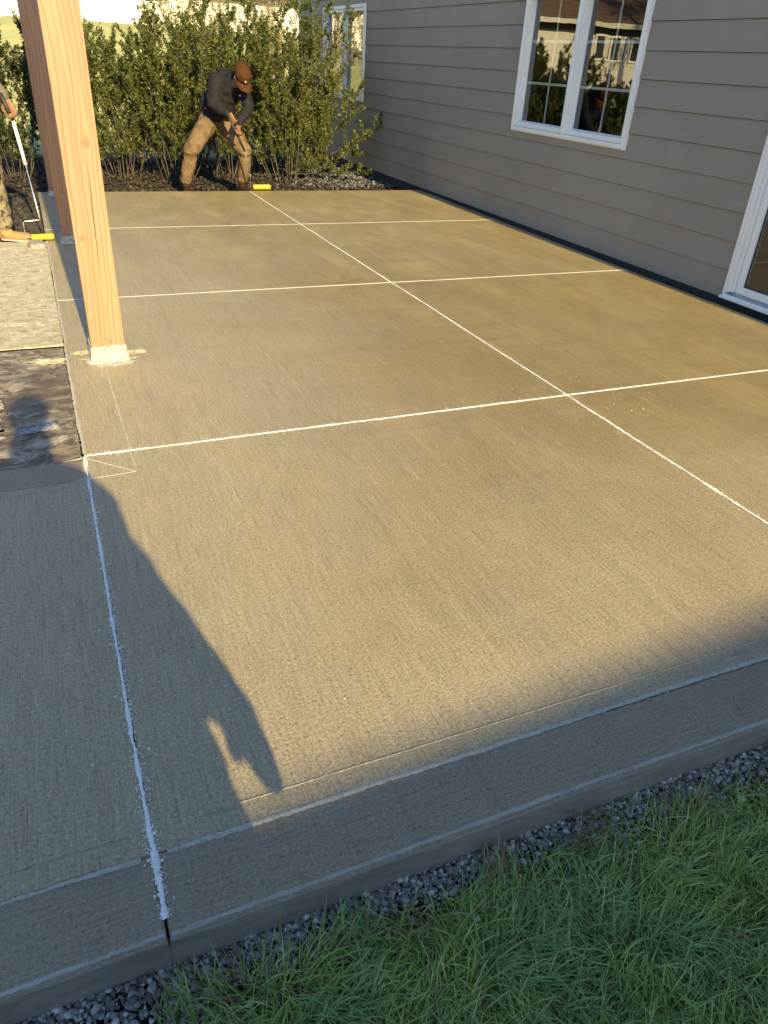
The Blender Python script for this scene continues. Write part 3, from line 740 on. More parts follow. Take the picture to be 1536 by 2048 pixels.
for ya, yb_ in ((s0 + .06, (s0 + s1) / 2 - .03), ((s0 + s1) / 2 + .03, s1 - .06)):
    dpart(MB().box(WX + .026, WX + .029, ya, yb_, zz0 + .06, zz1 - .06), 'pane', M_glass, 0)
    dpart(MB().box(WX + .018, WX + .024, ya, ya + .006, zz0 + .06, zz1 - .06).box(WX + .018, WX + .024, yb_ - .006, yb_, zz0 + .06, zz1 - .06).box(WX + .018, WX + .024, ya + .006, yb_ - .006, zz0 + .06, zz0 + .066), 'gasket', M_gasket, 0)

# ------------------------------------------------------------------ far neighbour house, white in the sun
M_farsiding = simple('pale_far_siding', (.70, .66, .60), .7, .06, .6, .1)
far = empty('neighbour_house', (-8, 38, .8), 'pale sunlit neighbouring house with brown roof behind the lawn', 'house')
for k in range(16):
    z0 = .55 + k * .21; mb = MB(); n = 0
    mb.v += [(-26, 38 - .02, z0), (12, 38 - .02, z0), (12, 38 - .003, z0 + .212), (-26, 38 - .003, z0 + .212), (-26, 38.02, z0), (12, 38.02, z0)]
    mb.f += [(0, 1, 2, 3), (0, 4, 5, 1)]
    mb.build('siding_board', M_farsiding, far)
MB().box(-26, 12, 38.021, 46, .4, 3.95).build('wall', M_farsiding, far)
MB().box(-27, 13, 37.35, 37.40, 3.72, 3.93).build('fascia', M_corner, far)
t = NT('soffit_and_eave_shadow', .8); M_soff_shade = t.set((.05, .045, .04))
MB().box(-27, 13, 37.41, 38.0, 3.74, 3.78).build('soffit', M_soff_shade, far)
MB().box(-26, 12, 37.97, 37.995, 3.38, 3.735).build('eave_shadow_band', M_soff_shade, far)  # shadow under the eave, put in as a dark strip on the wall
MB().poly([(-27, 37.36, 3.94), (13, 37.36, 3.94), (13, 43.5, 6.6), (-27, 43.5, 6.6)]).poly([(-27, 43.5, 6.6), (13, 43.5, 6.6), (13, 49, 3.94), (-27, 49, 3.94)]).build('roof', M_shingle, far)
for y_ in range(14):
    yy_ = 37.4 + y_ * .44; zz_ = 3.96 + (yy_ - 37.36) * (2.66 / 6.14)
    MB().box(-27, 13, yy_, yy_ + .05, zz_, zz_ + .035).build('shingle_course', M_shingle, far)
for xw in (-20.9, -18.5, -5.5):
    wf = empty('window', (xw, 38, 2.25)); wf.parent = far; wf.matrix_parent_inverse = Matrix.Translation(far.location).inverted()
    for nm, mb, mt in (('frame', MB().box(-1.1, 1.1, -.1, -.03, 0, .09).box(-1.1, 1.1, -.1, -.03, 1.1, 1.19).box(-1.1, -1.0, -.1, -.03, .09, 1.1).box(1.0, 1.1, -.1, -.03, .09, 1.1).box(-.05, .05, -.1, -.03, .09, 1.1), M_white), ('pane', MB().box(-1, 1, -.05, -.028, .09, 1.1), M_room), ('curtain', MB().box(-.95, -.55, -.06, -.052, .09, 1.1).box(.1, .5, -.06, -.052, .09, 1.1), M_corner)):
        o = mb.build(nm, mt); o.parent = wf

# ------------------------------------------------------------------ garage behind the photographer: its ridge throws the soft shadow
gar = empty('garage', (1.4, -8.1, 0), 'low garage behind the photographer, its ridge shading the near slab', 'garage')
gar.rotation_euler = (0, 0, R(4.3))
def gp(mb, name, mat, **k):
    o = mb.build(name, mat, None, **k); o.parent = gar; return o
L0, L1 = -9, 9
gp(MB().box(L0, L1, -3.2, -3.1, -.12, 2.4).box(L0, L1, 2.3, 2.4, -.12, 2.72).box(L0, L0 + .1, -3.1, 2.3, -.12, 2.4).box(L1 - .1, L1, -3.1, 2.3, -.12, 2.4), 'wall', M_siding)
RZ = 3.885
for s in (1, -1):
    y1 = 2.75 if s > 0 else -3.6; ze = 2.62 if s > 0 else 2.25
    mb = MB(); mb.v += [(L0 - .2, 0, RZ), (L1 + .2, 0, RZ), (L1 + .2, y1, ze), (L0 - .2, y1, ze), (L0 - .2, 0, RZ - .12), (L1 + .2, 0, RZ - .12), (L1 + .2, y1, ze - .12), (L0 - .2, y1, ze - .12)]
    mb.f += [(0, 1, 2, 3), (4, 7, 6, 5), (0, 4, 5, 1), (2, 6, 7, 3), (0, 3, 7, 4), (1, 5, 6, 2)]
    gp(mb, 'roof', M_shingle)
gp(MB().poly([(L0 + .05, -3.1, 2.3), (L0 + .05, 2.35, 2.6), (L0 + .05, 0, 3.7)]).poly([(L1 - .05, -3.1, 2.3), (L1 - .05, 2.35, 2.6), (L1 - .05, 0, 3.7)]), 'gable', M_siding)
for q in (-5, 0, 5):
    gp(MB().box(q - 1.2, q + 1.2, 2.405, 2.44, -.1, 2.1), 'door', M_white, bevel=.01)
# ------------------------------------------------------------------ grass
def grass(name, n, sampler, seed, label, lmin=.05, lmax=.14, wmin=.0018, wmax=.0048):
    r = np.random.default_rng(seed); P = sampler(r, n); n = len(P)
    L = r.uniform(lmin, lmax, n) * r.choice([1., .75, .5, 1.15], n, p=[.5, .25, .15, .1])
    w = r.uniform(wmin, wmax, n)
    # local lie of the blades from low-frequency field
    cl = np.array([[noise.noise(Vector((x * 5, y * 5, 1.))), noise.noise(Vector((x * 5, y * 5, 9.)))] for x, y, z in P])
    az = r.uniform(0, 2 * np.pi, n); base = np.arctan2(cl[:, 1], cl[:, 0]) ; mixk = r.random(n) < .55
    az = np.where(mixk, base + r.normal(0, .5, n), az)
    bend = np.abs(r.normal(.55, .38, n)) + np.where(mixk, .25, 0)
    d = np.c_[np.cos(az), np.sin(az)]; side = np.c_[-d[:, 1], d[:, 0]]
    nseg = 4; V = np.zeros((n, 2 * nseg + 1, 3)); pos = P.copy(); ang = r.uniform(.05, .7, n)
    for k in range(nseg + 1):
        t_ = k / nseg; ww = w * (1 - t_ ** 2.2) * .5 * (1 if k else .8)
        if k < nseg:
            V[:, 2 * k, :2] = pos[:, :2] + side * ww[:, None]; V[:, 2 * k + 1, :2] = pos[:, :2] - side * ww[:, None]
            V[:, 2 * k, 2] = V[:, 2 * k + 1, 2] = pos[:, 2]
            V[:, 2 * k, 2] += ww * .5
        else: V[:, 2 * k] = pos
        pos = pos + (np.c_[d * np.sin(ang)[:, None], np.cos(ang)]) * (L / nseg)[:, None]
        ang = np.minimum(ang + bend * (.5 + .9 * t_), 2.0)
    b = (np.arange(n) * (2 * nseg + 1))[:, None]
    tr = []
    for k in range(nseg - 1): tr += [[2 * k, 2 * k + 1, 2 * k + 3], [2 * k, 2 * k + 3, 2 * k + 2]]
    tr.append([2 * nseg - 2, 2 * nseg - 1, 2 * nseg])
    F = (b[:, None, :] + np.array(tr)[None]).reshape(-1, 3)
    me = npmesh(name, V.reshape(-1, 3), F)
    # per-blade dryness near the cut edge, kept as a value on the blade
    dry = np.clip((P[:, 1] - (gedge(P[:, 0]) - .10)) / .10, 0, 1) * (np.array([noise.noise(Vector((x * 7, 3., 2.))) for x in P[:, 0]]) * 1.3 + .38)
    dry = (r.random(n) < np.clip(dry, 0, .8)).astype(np.float32) ; dry = np.maximum(dry, (r.random(n) < .06))
    at = me.attributes.new('dry', 'FLOAT', 'POINT'); at.data.foreach_set('value', np.repeat(dry, 2 * nseg + 1).astype(np.float32))
    tp = me.attributes.new('along', 'FLOAT', 'POINT'); tp.data.foreach_set('value', np.tile(np.array([0, 0, .25, .25, .5, .5, .75, .75, 1.], np.float32), n))
    return tag(link(name, me, M_grass), label, kind='stuff')
def gedge(x):
    x = np.asarray(x); return .858 + .035 * sstep(-.1, 1.5, x) + .014 * np.sin(x * 7.3) + .012 * np.sin(x * 17 + 1) + .006 * np.sin(x * 41)
t = NT('grass_blades', .38, .7); g = t.node('ShaderNodeNewGeometry')
c = t.ramp(g.outputs['Random Per Island'], [(0., (.15, .24, .05)), (.35, (.31, .46, .09)), (.7, (.46, .61, .15)), (1., (.70, .74, .33))])
big = t.noise(t.pos(), 4.5, 4, .6)
c = t.mix(t.ramp(big, [(.42, 0.), (.62, .55)]), c, (.22, .42, .15))
al = t.node('ShaderNodeAttribute', attribute_name='along').outputs['Fac']
c = t.mix(t.math('MULTIPLY', t.ramp(al, [(.75, 0.), (1., 1.)]), .45), c, (.68, .70, .45))
dr_ = t.node('ShaderNodeAttribute', attribute_name='dry').outputs['Fac']
c = t.mix(dr_, c, t.ramp(g.outputs['Random Per Island'], [(0., (.28, .19, .08)), (1., (.55, .43, .22))]))
M_grass = t.set(c)
tl = t.node('ShaderNodeBsdfTranslucent'); t.l.new(c, tl.inputs[0])
mx = t.node('ShaderNodeMixShader'); mx.inputs[0].default_value = .42
out = [q for q in t.n if q.type == 'OUTPUT_MATERIAL'][0]
t.l.new(t.b.outputs[0], mx.inputs[1]); t.l.new(tl.outputs[0], mx.inputs[2]); t.l.new(mx.outputs[0], out.inputs[0])
def samp(x0, x1, y0):
    def f(r, n):
        x = r.uniform(x0, x1, n); y = y0 + (gedge(x) - y0) * r.random(n)
        thin = np.array([noise.noise(Vector((a * 6, b * 6, 4.))) for a, b in zip(x, y)])
        k = (thin > -.25) | (r.random(n) < .55)
        z = -.125 + .016 * np.array([noise.noise(Vector((a * 3, b * 3, 7.))) for a, b in zip(x, y)])
        k2 = (x > -.03 + .03 * np.sin(y * 20)) | (y < .6)
        return np.c_[x, y, z][k & k2]
    return f
grass('grass', 34000, samp(-.05, 2.35, .15), 12, 'uneven green lawn grass in shade beside the slab edge')
grass('grass', 26000, samp(-2.2, 4.8, -1.2), 13, 'wider lawn grass around the near lawn edge', wmin=.003, wmax=.005)
# ------------------------------------------------------------------ shrubs
def leaf_mat(name, cols, trans=.35, rough=.42):
    t = NT(name, rough, .45); g = t.node('ShaderNodeNewGeometry')
    c = t.ramp(g.outputs['Random Per Island'], cols)
    t.set(c)
    tl = t.node('ShaderNodeBsdfTranslucent'); t.l.new(t.mix(1., c, (1.25, 1.2, .6), 'MULTIPLY'), tl.inputs[0])
    mx = t.node('ShaderNodeMixShader'); mx.inputs[0].default_value = trans
    out = [q for q in t.n if q.type == 'OUTPUT_MATERIAL'][0]
    t.l.new(t.b.outputs[0], mx.inputs[1]); t.l.new(tl.outputs[0], mx.inputs[2]); t.l.new(mx.outputs[0], out.inputs[0]); return t.m
M_leaf = leaf_mat('shrub_leaves', [(0., (.050, .068, .018)), (.4, (.098, .122, .032)), (.8, (.155, .172, .050)), (1., (.23, .235, .08))], .42)
M_leaf_shade = leaf_mat('shaded_shrub_leaves', [(0., (.018, .028, .009)), (.5, (.038, .053, .016)), (1., (.075, .092, .027))])  # darker copy of the leaf colours: shade painted in for the left shrubs
M_leaf_pale = leaf_mat('pale_back_leaves', [(0., (.16, .15, .07)), (.5, (.27, .25, .14)), (1., (.42, .38, .25))])
M_stem = simple('grey_brown_stems', (.075, .062, .045), .85, .4, 20, .4)
M_stem_pale = simple('pale_dry_twigs', (.34, .27, .19), .85, .3, 20, .4)

def shrub(name, x, y, z, height, spread, nst, seed, label, leafmat, stemmat, leafn=38, leaf=(.022, .056), lean=(0, 0), low=.10, extra=(), twign=15, group='shrubs in the row behind the patio', cat='shrub', depth=.6):
    r = np.random.default_rng(seed)
    root = empty(name, (x, y, z), label, cat, group)
    segs = []; leafpts = []; leafdir = []
    def grow(p0, d0, L, n, curve, rad):
        pts = [np.array(p0, float)]; d = np.array(d0, float); d /= np.linalg.norm(d)
        for i in range(n):
            d = d + curve + r.normal(0, .07, 3); d /= np.linalg.norm(d); pts.append(pts[-1] + d * L / n)
        segs.append((np.array(pts), np.linspace(rad, rad * .35, n + 1))); return np.array(pts)
    mains = []
    for i in range(nst):
        a = 2 * np.pi * (i + r.random()) / nst; rad0 = r.uniform(.02, .30)
        tilt = r.uniform(.05, 1.25) * spread / height
        d = np.array([math.cos(a) * tilt + lean[0], math.sin(a) * tilt * depth + lean[1], 1.])
        L = height * r.uniform(.72, 1.08) * (1 if tilt < .5 * spread / height else .9) * np.linalg.norm(d) ** .5
        mains.append((grow((math.cos(a) * rad0, math.sin(a) * rad0, 0), d, L, 9, np.array([0, 0, .06]), r.uniform(.006, .012)), 1.))
    for (ex, ey, ez, L, up) in extra:
        mains.append((grow((0, 0, .1), (ex, ey, ez), L, 9, np.array([0, 0, up]), .007), .8))
    tw = []
    for pts, k in mains:
        for j in range(int(twign)):
            t_ = r.uniform(low, 1.) ** .85 * (len(pts) - 1.001); i = int(t_); p = pts[i] + (pts[i + 1] - pts[i]) * (t_ - i)
            ax = pts[i + 1] - pts[i]; ax /= np.linalg.norm(ax); a = r.uniform(0, 6.28)
            o = np.array([math.cos(a), math.sin(a) * .8, r.uniform(-.1, .5)]); d = ax * r.uniform(.6, 1.2) + o
            tw.append(grow(p, d, r.uniform(.16, .46) * k * (1.15 - .5 * t_ / len(pts)), 4, np.array([0, 0, .10]), .0028))
        tw.append(pts[5:]); 
    for pts in tw:
        n = int(leafn * r.uniform(.6, 1.25)); t_ = r.uniform(.08, 1., n) * (len(pts) - 1.001); i = t_.astype(int)
        p = pts[i] + (pts[i + 1] - pts[i]) * (t_ - i)[:, None]; ax = pts[i + 1] - pts[i]; ax /= np.linalg.norm(ax, axis=1)[:, None]
        o = r.normal(size=(n, 3)); o -= (o * ax).sum(1)[:, None] * ax; o /= np.linalg.norm(o, axis=1)[:, None]
        d = ax * r.uniform(.3, 1.1, (n, 1)) + o; d /= np.linalg.norm(d, axis=1)[:, None]
        leafpts.append(p + o * .004); leafdir.append(d)
    P = np.concatenate(leafpts); D = np.concatenate(leafdir); n = len(P)
    keep = P[:, 2] > .16; P, D = P[keep], D[keep]; n = len(P)
    s = r.uniform(leaf[0], leaf[1], n); nn = r.normal(size=(n, 3)); nn[:, 2] += .8
    sd_ = np.cross(D, nn); sd_ /= np.linalg.norm(sd_, axis=1)[:, None] + 1e-9; nu = np.cross(sd_, D)
    w = s * r.uniform(.17, .26, n)
    a = P; b = P + D * (s * .45)[:, None] + sd_ * w[:, None] + nu * (s * .10)[:, None]; c_ = P + D * s[:, None] - nu * (s * .06)[:, None]; d_ = P + D * (s * .45)[:, None] - sd_ * w[:, None] + nu * (s * .10)[:, None]
    V = np.stack([a, b, c_, d_], 1).reshape(-1, 3); i4 = (np.arange(n) * 4)[:, None]
    F = np.concatenate([i4 + np.array([0, 1, 2]), i4 + np.array([0, 2, 3])])
    o = link('foliage', npmesh('foliage', V, F), leafmat); o.parent = root; o['kind'] = 'stuff'
    # stems as thin three-sided tubes
    VV = []; FF = []; off = 0
    for pts, rad in segs:
        m_ = len(pts); dd = np.gradient(pts, axis=0); dd /= np.linalg.norm(dd, axis=1)[:, None]
        aa = np.cross(dd, [.3, .9, .1]); aa /= np.linalg.norm(aa, axis=1)[:, None]; bb = np.cross(dd, aa)
        ring = np.stack([pts + (aa * math.cos(q) + bb * math.sin(q)) * rad[:, None] for q in (0, 2.09, 4.19)], 1)
        VV.append(ring.reshape(-1, 3)); i_ = np.arange(m_ - 1)[:, None] * 3 + off
        for k in range(3): FF.append(np.concatenate([i_ + k, i_ + (k + 1) % 3, i_ + 3 + (k + 1) % 3, i_ + 3 + k], 1))
        off += m_ * 3
    o = link('stems', npmesh('stems', np.concatenate(VV), np.concatenate(FF), True), stemmat); o.parent = root; o['kind'] = 'stuff'
    return root
GZ0 = -.12
shrub('shrub', -1.75, 12.4, GZ0, 2.15, .85, 15, 101, 'tall shrub with shade coloured into its leaves at the left picture edge behind the second worker', M_leaf_shade, M_stem, 85)
shrub('shrub', -.25, 12.7, GZ0, 2.0, .8, 14, 102, 'shrub with shade-darkened leaf colour seen between the second worker and the posts', M_leaf_shade, M_stem, 85)
shrub('shrub', 1.22, 12.8, GZ0, 1.85, .85, 17, 103, 'leafy shrub just right of the nearest sunlit post', M_leaf, M_stem, 92)
shrub('shrub', .50, 12.9, GZ0, 1.75, .7, 16, 111, 'shrub hidden in part by the nearest sunlit post', M_leaf, M_stem, 95)
shrub('shrub', 1.65, 13.5, GZ0, 2.0, .8, 16, 112, 'shrub at the back of the row, left of the capped worker', M_leaf, M_stem, 95, low=.1)
shrub('shrub', 2.45, 13.6, GZ0, 2.6, .9, 18, 113, 'tallest shrub at the back of the row above the capped worker', M_leaf, M_stem, 95, low=.1)
shrub('shrub', 3.40, 13.4, GZ0, 2.4, .9, 18, 114, 'back shrub between the capped worker and the branch that reaches the wall', M_leaf, M_stem, 95, low=.1)
shrub('shrub', 2.05, 12.6, GZ0, 2.25, .85, 20, 104, 'bushy shrub with bare lower stems left of the capped worker', M_leaf, M_stem, 95)
shrub('shrub', 2.9, 12.9, GZ0, 2.3, .9, 21, 105, 'tall dense shrub directly behind the capped worker', M_leaf, M_stem, 100)
shrub('shrub', 3.75, 12.5, GZ0, 1.9, .85, 21, 106, 'shrub right of the capped worker with branches reaching to the wall', M_leaf, M_stem, 95,
      extra=((1.25, -.25, .75, 1.65, .01), (1.2, -.1, .95, 1.7, .02), (.9, -.4, .9, 1.4, .02), (1.1, -.5, .25, 1.15, .02), (.9, -.6, .5, 1.2, .0), (.7, -.2, 1.2, 1.5, .02)), twign=15)
shrub('shrub', 4.35, 13.6, GZ0, 2.7, .55, 16, 107, 'upright green shrub against the white house corner board', M_leaf, M_stem, 92)
shrub('twig_shrub', 3.3, 16.4, -.05, 3.1, 1.25, 34, 108, 'pale sunlit twiggy shrub behind the green row, left of two', M_leaf_pale, M_stem_pale, 20, twign=18, group='pale twiggy shrubs in the sun beyond the row', depth=1.)
shrub('twig_shrub', 4.9, 17.6, .0, 3.3, 1.2, 34, 109, 'pale sunlit twiggy shrub near the house corner', M_leaf_pale, M_stem_pale, 20, twign=18, group='pale twiggy shrubs in the sun beyond the row', depth=1.)
# a tree beyond, seen mirrored at the top of the window
def tree(x, y, z, h, seed, label):
    r = np.random.default_rng(seed); root = empty('tree', (x, y, z), label, 'tree')
    o = MB().tube([(0, 0, 0), (.05, 0, h * .25), (.0, .05, h * .55), (.05, 0, h * .9)], [.2, .16, .1, .03]).build('trunk', M_stem, None, smooth=True); o.parent = root
    n = 16000; cl = r.normal(size=(46, 3)); cl /= np.linalg.norm(cl, axis=1)[:, None]; cl *= r.uniform(.4, 1., (46, 1)) * np.array([h * .33, h * .33, h * .36]); cl[:, 2] += h * .66
    P = cl[r.integers(0, 46, n)] + r.normal(0, .32, (n, 3)); D = r.normal(size=(n, 3)); D /= np.linalg.norm(D, axis=1)[:, None]; S = np.cross(D, r.normal(size=(n, 3))); S /= np.linalg.norm(S, axis=1)[:, None]
    V = np.stack([P, P + D * .06 + S * .035, P + D * .13, P + D * .06 - S * .035], 1).reshape(-1, 3)
    i4 = (np.arange(n) * 4)[:, None]; F = np.concatenate([i4 + np.array([0, 1, 2]), i4 + np.array([0, 2, 3])])
    o = link('crown', npmesh('crown', V, F), M_leaf); o.parent = root; o['kind'] = 'stuff'
tree(-19.5, 33.5, 1.0, 11.5, 31, 'green garden tree standing before the pale neighbouring house')

# ------------------------------------------------------------------ people
def blob(name, prims, voxel, mat, parent=None, smooth=6, wr=0., wrs=14., seed=0, fold=None):
    """one continuous skin from tapered capsules and ellipsoids"""
    V = []; F = []
    bm = bmesh.new(); bmesh.ops.create_icosphere(bm, subdivisions=2, radius=1)
    sv = np.array([v.co[:] for v in bm.verts]); sf = [[v.index for v in f.verts] for f in bm.faces]; bm.free()
    def add(v, f):
        b = len(V); V.extend([tuple(q) for q in v]); F.extend([tuple(i + b for i in q) for q in f])
    for pr in prims:
        if pr[0] == 'e':
            c, rad = np.array(pr[1], float), np.array(pr[2], float); M_ = np.array(Euler(pr[3]).to_matrix()) if len(pr) > 3 else np.eye(3)
            add((sv * rad) @ M_.T + c, sf)
        else:
            p0, r0, p1, r1 = np.array(pr[1], float), pr[2], np.array(pr[3], float), pr[4]
            flat = pr[5] if len(pr) > 5 else None
            d = p1 - p0; L = np.linalg.norm(d); n = max(2, int(L / (min(r0, r1) * .6)) + 1)
            k = 16; dn = d / max(L, 1e-6); a = np.cross(dn, [0, 0, 1.]); 
            if np.linalg.norm(a) < .2: a = np.cross(dn, [0, 1., 0])
            a /= np.linalg.norm(a); b_ = np.cross(dn, a)
            ths = np.linspace(0, 2 * np.pi, k, endpoint=False); vs_ = []; 
            prof = [(-r0 * math.cos(q), r0 * math.sin(q)) for q in np.linspace(.25, math.pi / 2, 4)] + [(L + r1 * math.sin(q), r1 * math.cos(q)) for q in np.linspace(0, math.pi / 2 - .25, 4)]
            for h, rr in prof: vs_ += [p0 + dn * h + (a * math.cos(q) + b_ * math.sin(q)) * rr for q in ths]
            fs = []
            for i in range(len(prof) - 1):
                for j in range(k): fs.append((i * k + j, i * k + (j + 1) % k, (i + 1) * k + (j + 1) % k, (i + 1) * k + j))
            fs.append(tuple(range(k))[::-1]); fs.append(tuple((len(prof) - 1) * k + j for j in range(k)))
            vs_ = np.array(vs_)
            if flat is not None: # (axis vector, factor): squash across an axis about the segment
                ax = np.array(flat[0], float); ax /= np.linalg.norm(ax); cc = (p0 + p1) / 2
                dd = (vs_ - cc) @ ax; vs_ = vs_ + np.outer(dd * (flat[1] - 1), ax)
            add(vs_, fs)
    me = pymesh(name + '_raw', V, F); o = bpy.data.objects.new(name + '_raw', me); C.objects.link(o)
    md = o.modifiers.new('r', 'REMESH'); md.mode = 'VOXEL'; md.voxel_size = voxel; md.adaptivity = 0
    if smooth:
        ms = o.modifiers.new('s', 'SMOOTH'); ms.factor = .5; ms.iterations = smooth
    dg = bpy.context.evaluated_depsgraph_get(); ev = o.evaluated_get(dg)
    m2 = bpy.data.meshes.new_from_object(ev); bpy.data.objects.remove(o); bpy.data.meshes.remove(me)
    m2.name = name
    if wr:
        n = len(m2.vertices); co = np.zeros(n * 3); m2.vertices.foreach_get('co', co); no = np.zeros(n * 3); m2.vertices.foreach_get('normal', no)
        co = co.reshape(-1, 3); no = no.reshape(-1, 3)
        dsp = np.array([(1 - abs(noise.noise(Vector((p[0] * wrs + seed, p[1] * wrs, p[2] * wrs * .9))) * 2)) * .8 + .5 * noise.noise(Vector((p[0] * wrs * 2.3, p[1] * wrs * 2.3, p[2] * wrs * 2.5 + seed))) for p in co])
        if fold is not None: dsp += np.array([fold(p) for p in co])
        co = co + no * (dsp * wr)[:, None]; m2.vertices.foreach_set('co', co.ravel()); m2.update()
    m2.polygons.foreach_set('use_smooth', [True] * len(m2.polygons)); m2.materials.clear(); m2.materials.append(mat)
    ob = bpy.data.objects.new(name, m2); C.objects.link(ob)
    if parent is not None: ob.parent = parent
    return ob
def cap_(p0, r0, p1, r1): return ('c', p0, r0, p1, r1)
M_skin = simple('skin', (.19, .095, .058), .5, .12, 12, .1)
M_skin_dark = simple('skin_tanned', (.20, .10, .06), .5, .12, 12, .1)
M_hair = simple('dark_hair', (.015, .012, .011), .7)
M_jacket = simple('charcoal_jacket', (.013, .0133, .0175), .8, .2, 14, .3, 80, spec=.15)
M_khaki = simple('khaki_work_pants', (.125, .086, .052), .85, .42, 7, .4, 120, spec=.15)
M_capm = simple('rust_brown_cap', (.055, .021, .009), .8, .15, 20, .3, 200, spec=.15)
M_boot = simple('brown_leather_boot', (.028, .018, .012), .7, .25, 14, .3, spec=.08)
M_tanboot = simple('tan_suede_boot', (.30, .19, .085), .75, .18, 14, .3)
M_rubber = simple('black_rubber', (.02, .02, .022), .6)
M_red = simple('red_fabric', (.45, .02, .02), .7)
M_patch = simple('pale_patch', (.62, .60, .55), .7, .05)
M_metal = NT('bright_metal', .22).set((.82, .84, .88)); M_metal.node_tree.nodes['Principled BSDF'].inputs['Metallic'].default_value = .9
M_greymetal = NT('grey_pole', .45).set((.11, .11, .12))
M_whitepole = NT('white_pole', .35).set((.86, .87, .9))
t = NT('yellow_roller_nap', .95, .1); p = t.coord()
M_nap = t.set(t.ramp(t.noise(p, 60, 5, .7), [(.3, (.38, .29, .03)), (.7, (.52, .42, .08))]), None, t.bump(t.noise(p, 160, 4), 1., .006))
t = NT('camouflage_cloth', .85); p = t.coord()
c = t.ramp(t.noise(p, 13, 4, .6, .6), [(.38, (.03, .025, .02)), (.42, (.10, .08, .05)), (.5, (.20, .17, .12)), (.58, (.20, .17, .12)), (.62, (.06, .06, .04))])
M_camo = t.set(c)
t = NT('pitted_lump', .85); p = t.coord()
M_lump = t.set(t.ramp(t.noise(p, 75, 4, .75), [(.36, (.06, .055, .045)), (.48, (.22, .2, .17)), (.56, (.42, .40, .35))]), None, t.bump(t.noise(p, 75, 4), 1., .01))
M_greysleeve = simple('olive_grey_sleeve', (.13, .115, .085), .85, .2)

def hand(palm, dirv_, side, curl_to, s=1.0, thumb=None):
    """palm centre, finger direction, side (index->little) and the point the fingers curl toward"""
    P = np.array(palm, float); d = np.array(dirv_, float); d /= np.linalg.norm(d); sd_ = np.array(side, float); sd_ -= d * (sd_ @ d); sd_ /= np.linalg.norm(sd_)
    n = np.array(curl_to, float) - P; n -= d * (n @ d); n -= sd_ * (n @ sd_); n /= np.linalg.norm(n) + 1e-6
    out = []
    for k in (-1.4, -.5, .5, 1.3):
        out.append(cap_(P - d * .035 * s + sd_ * k * .014 * s, .0155 * s, P + d * .03 * s + sd_ * k * .02 * s, .0125 * s))
    for k, L in zip((-1.45, -.5, .45, 1.35), (.9, 1., .94, .75)):
        b = P + d * .042 * s + sd_ * k * .0215 * s
        p1 = b + (d * .75 + n * .55) * .036 * s * L; p2 = p1 + (-d * .05 + n * 1.) * .028 * s * L; p3 = p2 + (-d * .85 + n * .35) * .022 * s * L
        out += [cap_(b, .0100 * s, p1, .0092 * s), cap_(p1, .0092 * s, p2, .0085 * s), cap_(p2, .0085 * s, p3, .0075 * s)]
    tb = P - d * .02 * s - sd_ * .032 * s; t1 = tb + (d * .5 - sd_ * .35 + n * .6) * .038 * s; t2 = t1 + (d * .7 + sd_ * .25 + n * .6) * .030 * s
    out += [cap_(tb, .0145 * s, t1, .011 * s), cap_(t1, .011 * s, t2, .0088 * s)]
    return out
def head(c, fwdv, up, s=1.0):
    """face prims: skull, jaw, nose, brow, ears, lips; c = centre of the skull"""
    c = np.array(c, float); f = np.array(fwdv, float); f /= np.linalg.norm(f); u = np.array(up, float); u -= f * (u @ f); u /= np.linalg.norm(u); r_ = np.cross(f, u)
    E = lambda a, b, g: c + f * a * s + u * b * s + r_ * g * s
    M_ = Matrix((Vector(r_), Vector(f), Vector(u))).transposed().to_euler()
    pr = [('e', E(-.005, .03, 0), (.074 * s, .094 * s, .088 * s), M_), ('e', E(.02, -.045, 0), (.058 * s, .068 * s, .072 * s), M_), ('e', E(.055, -.088, 0), (.03 * s, .026 * s, .024 * s), M_),
          cap_(E(.088, .005, 0), .009 * s, E(.106, -.03, 0), .0125 * s), ('e', E(.080, .022, .030), (.024 * s, .012 * s, .008 * s), M_), ('e', E(.080, .022, -.030), (.024 * s, .012 * s, .008 * s), M_),
          ('e', E(.086, -.058, 0), (.024 * s, .009 * s, .006 * s), M_), ('e', E(.084, -.070, 0), (.02 * s, .009 * s, .006 * s), M_),
          ('e', E(-.0, -.005, .076), (.008 * s, .018 * s, .032 * s), M_), ('e', E(-.0, -.005, -.076), (.008 * s, .018 * s, .032 * s), M_)]
    return pr, E, M_

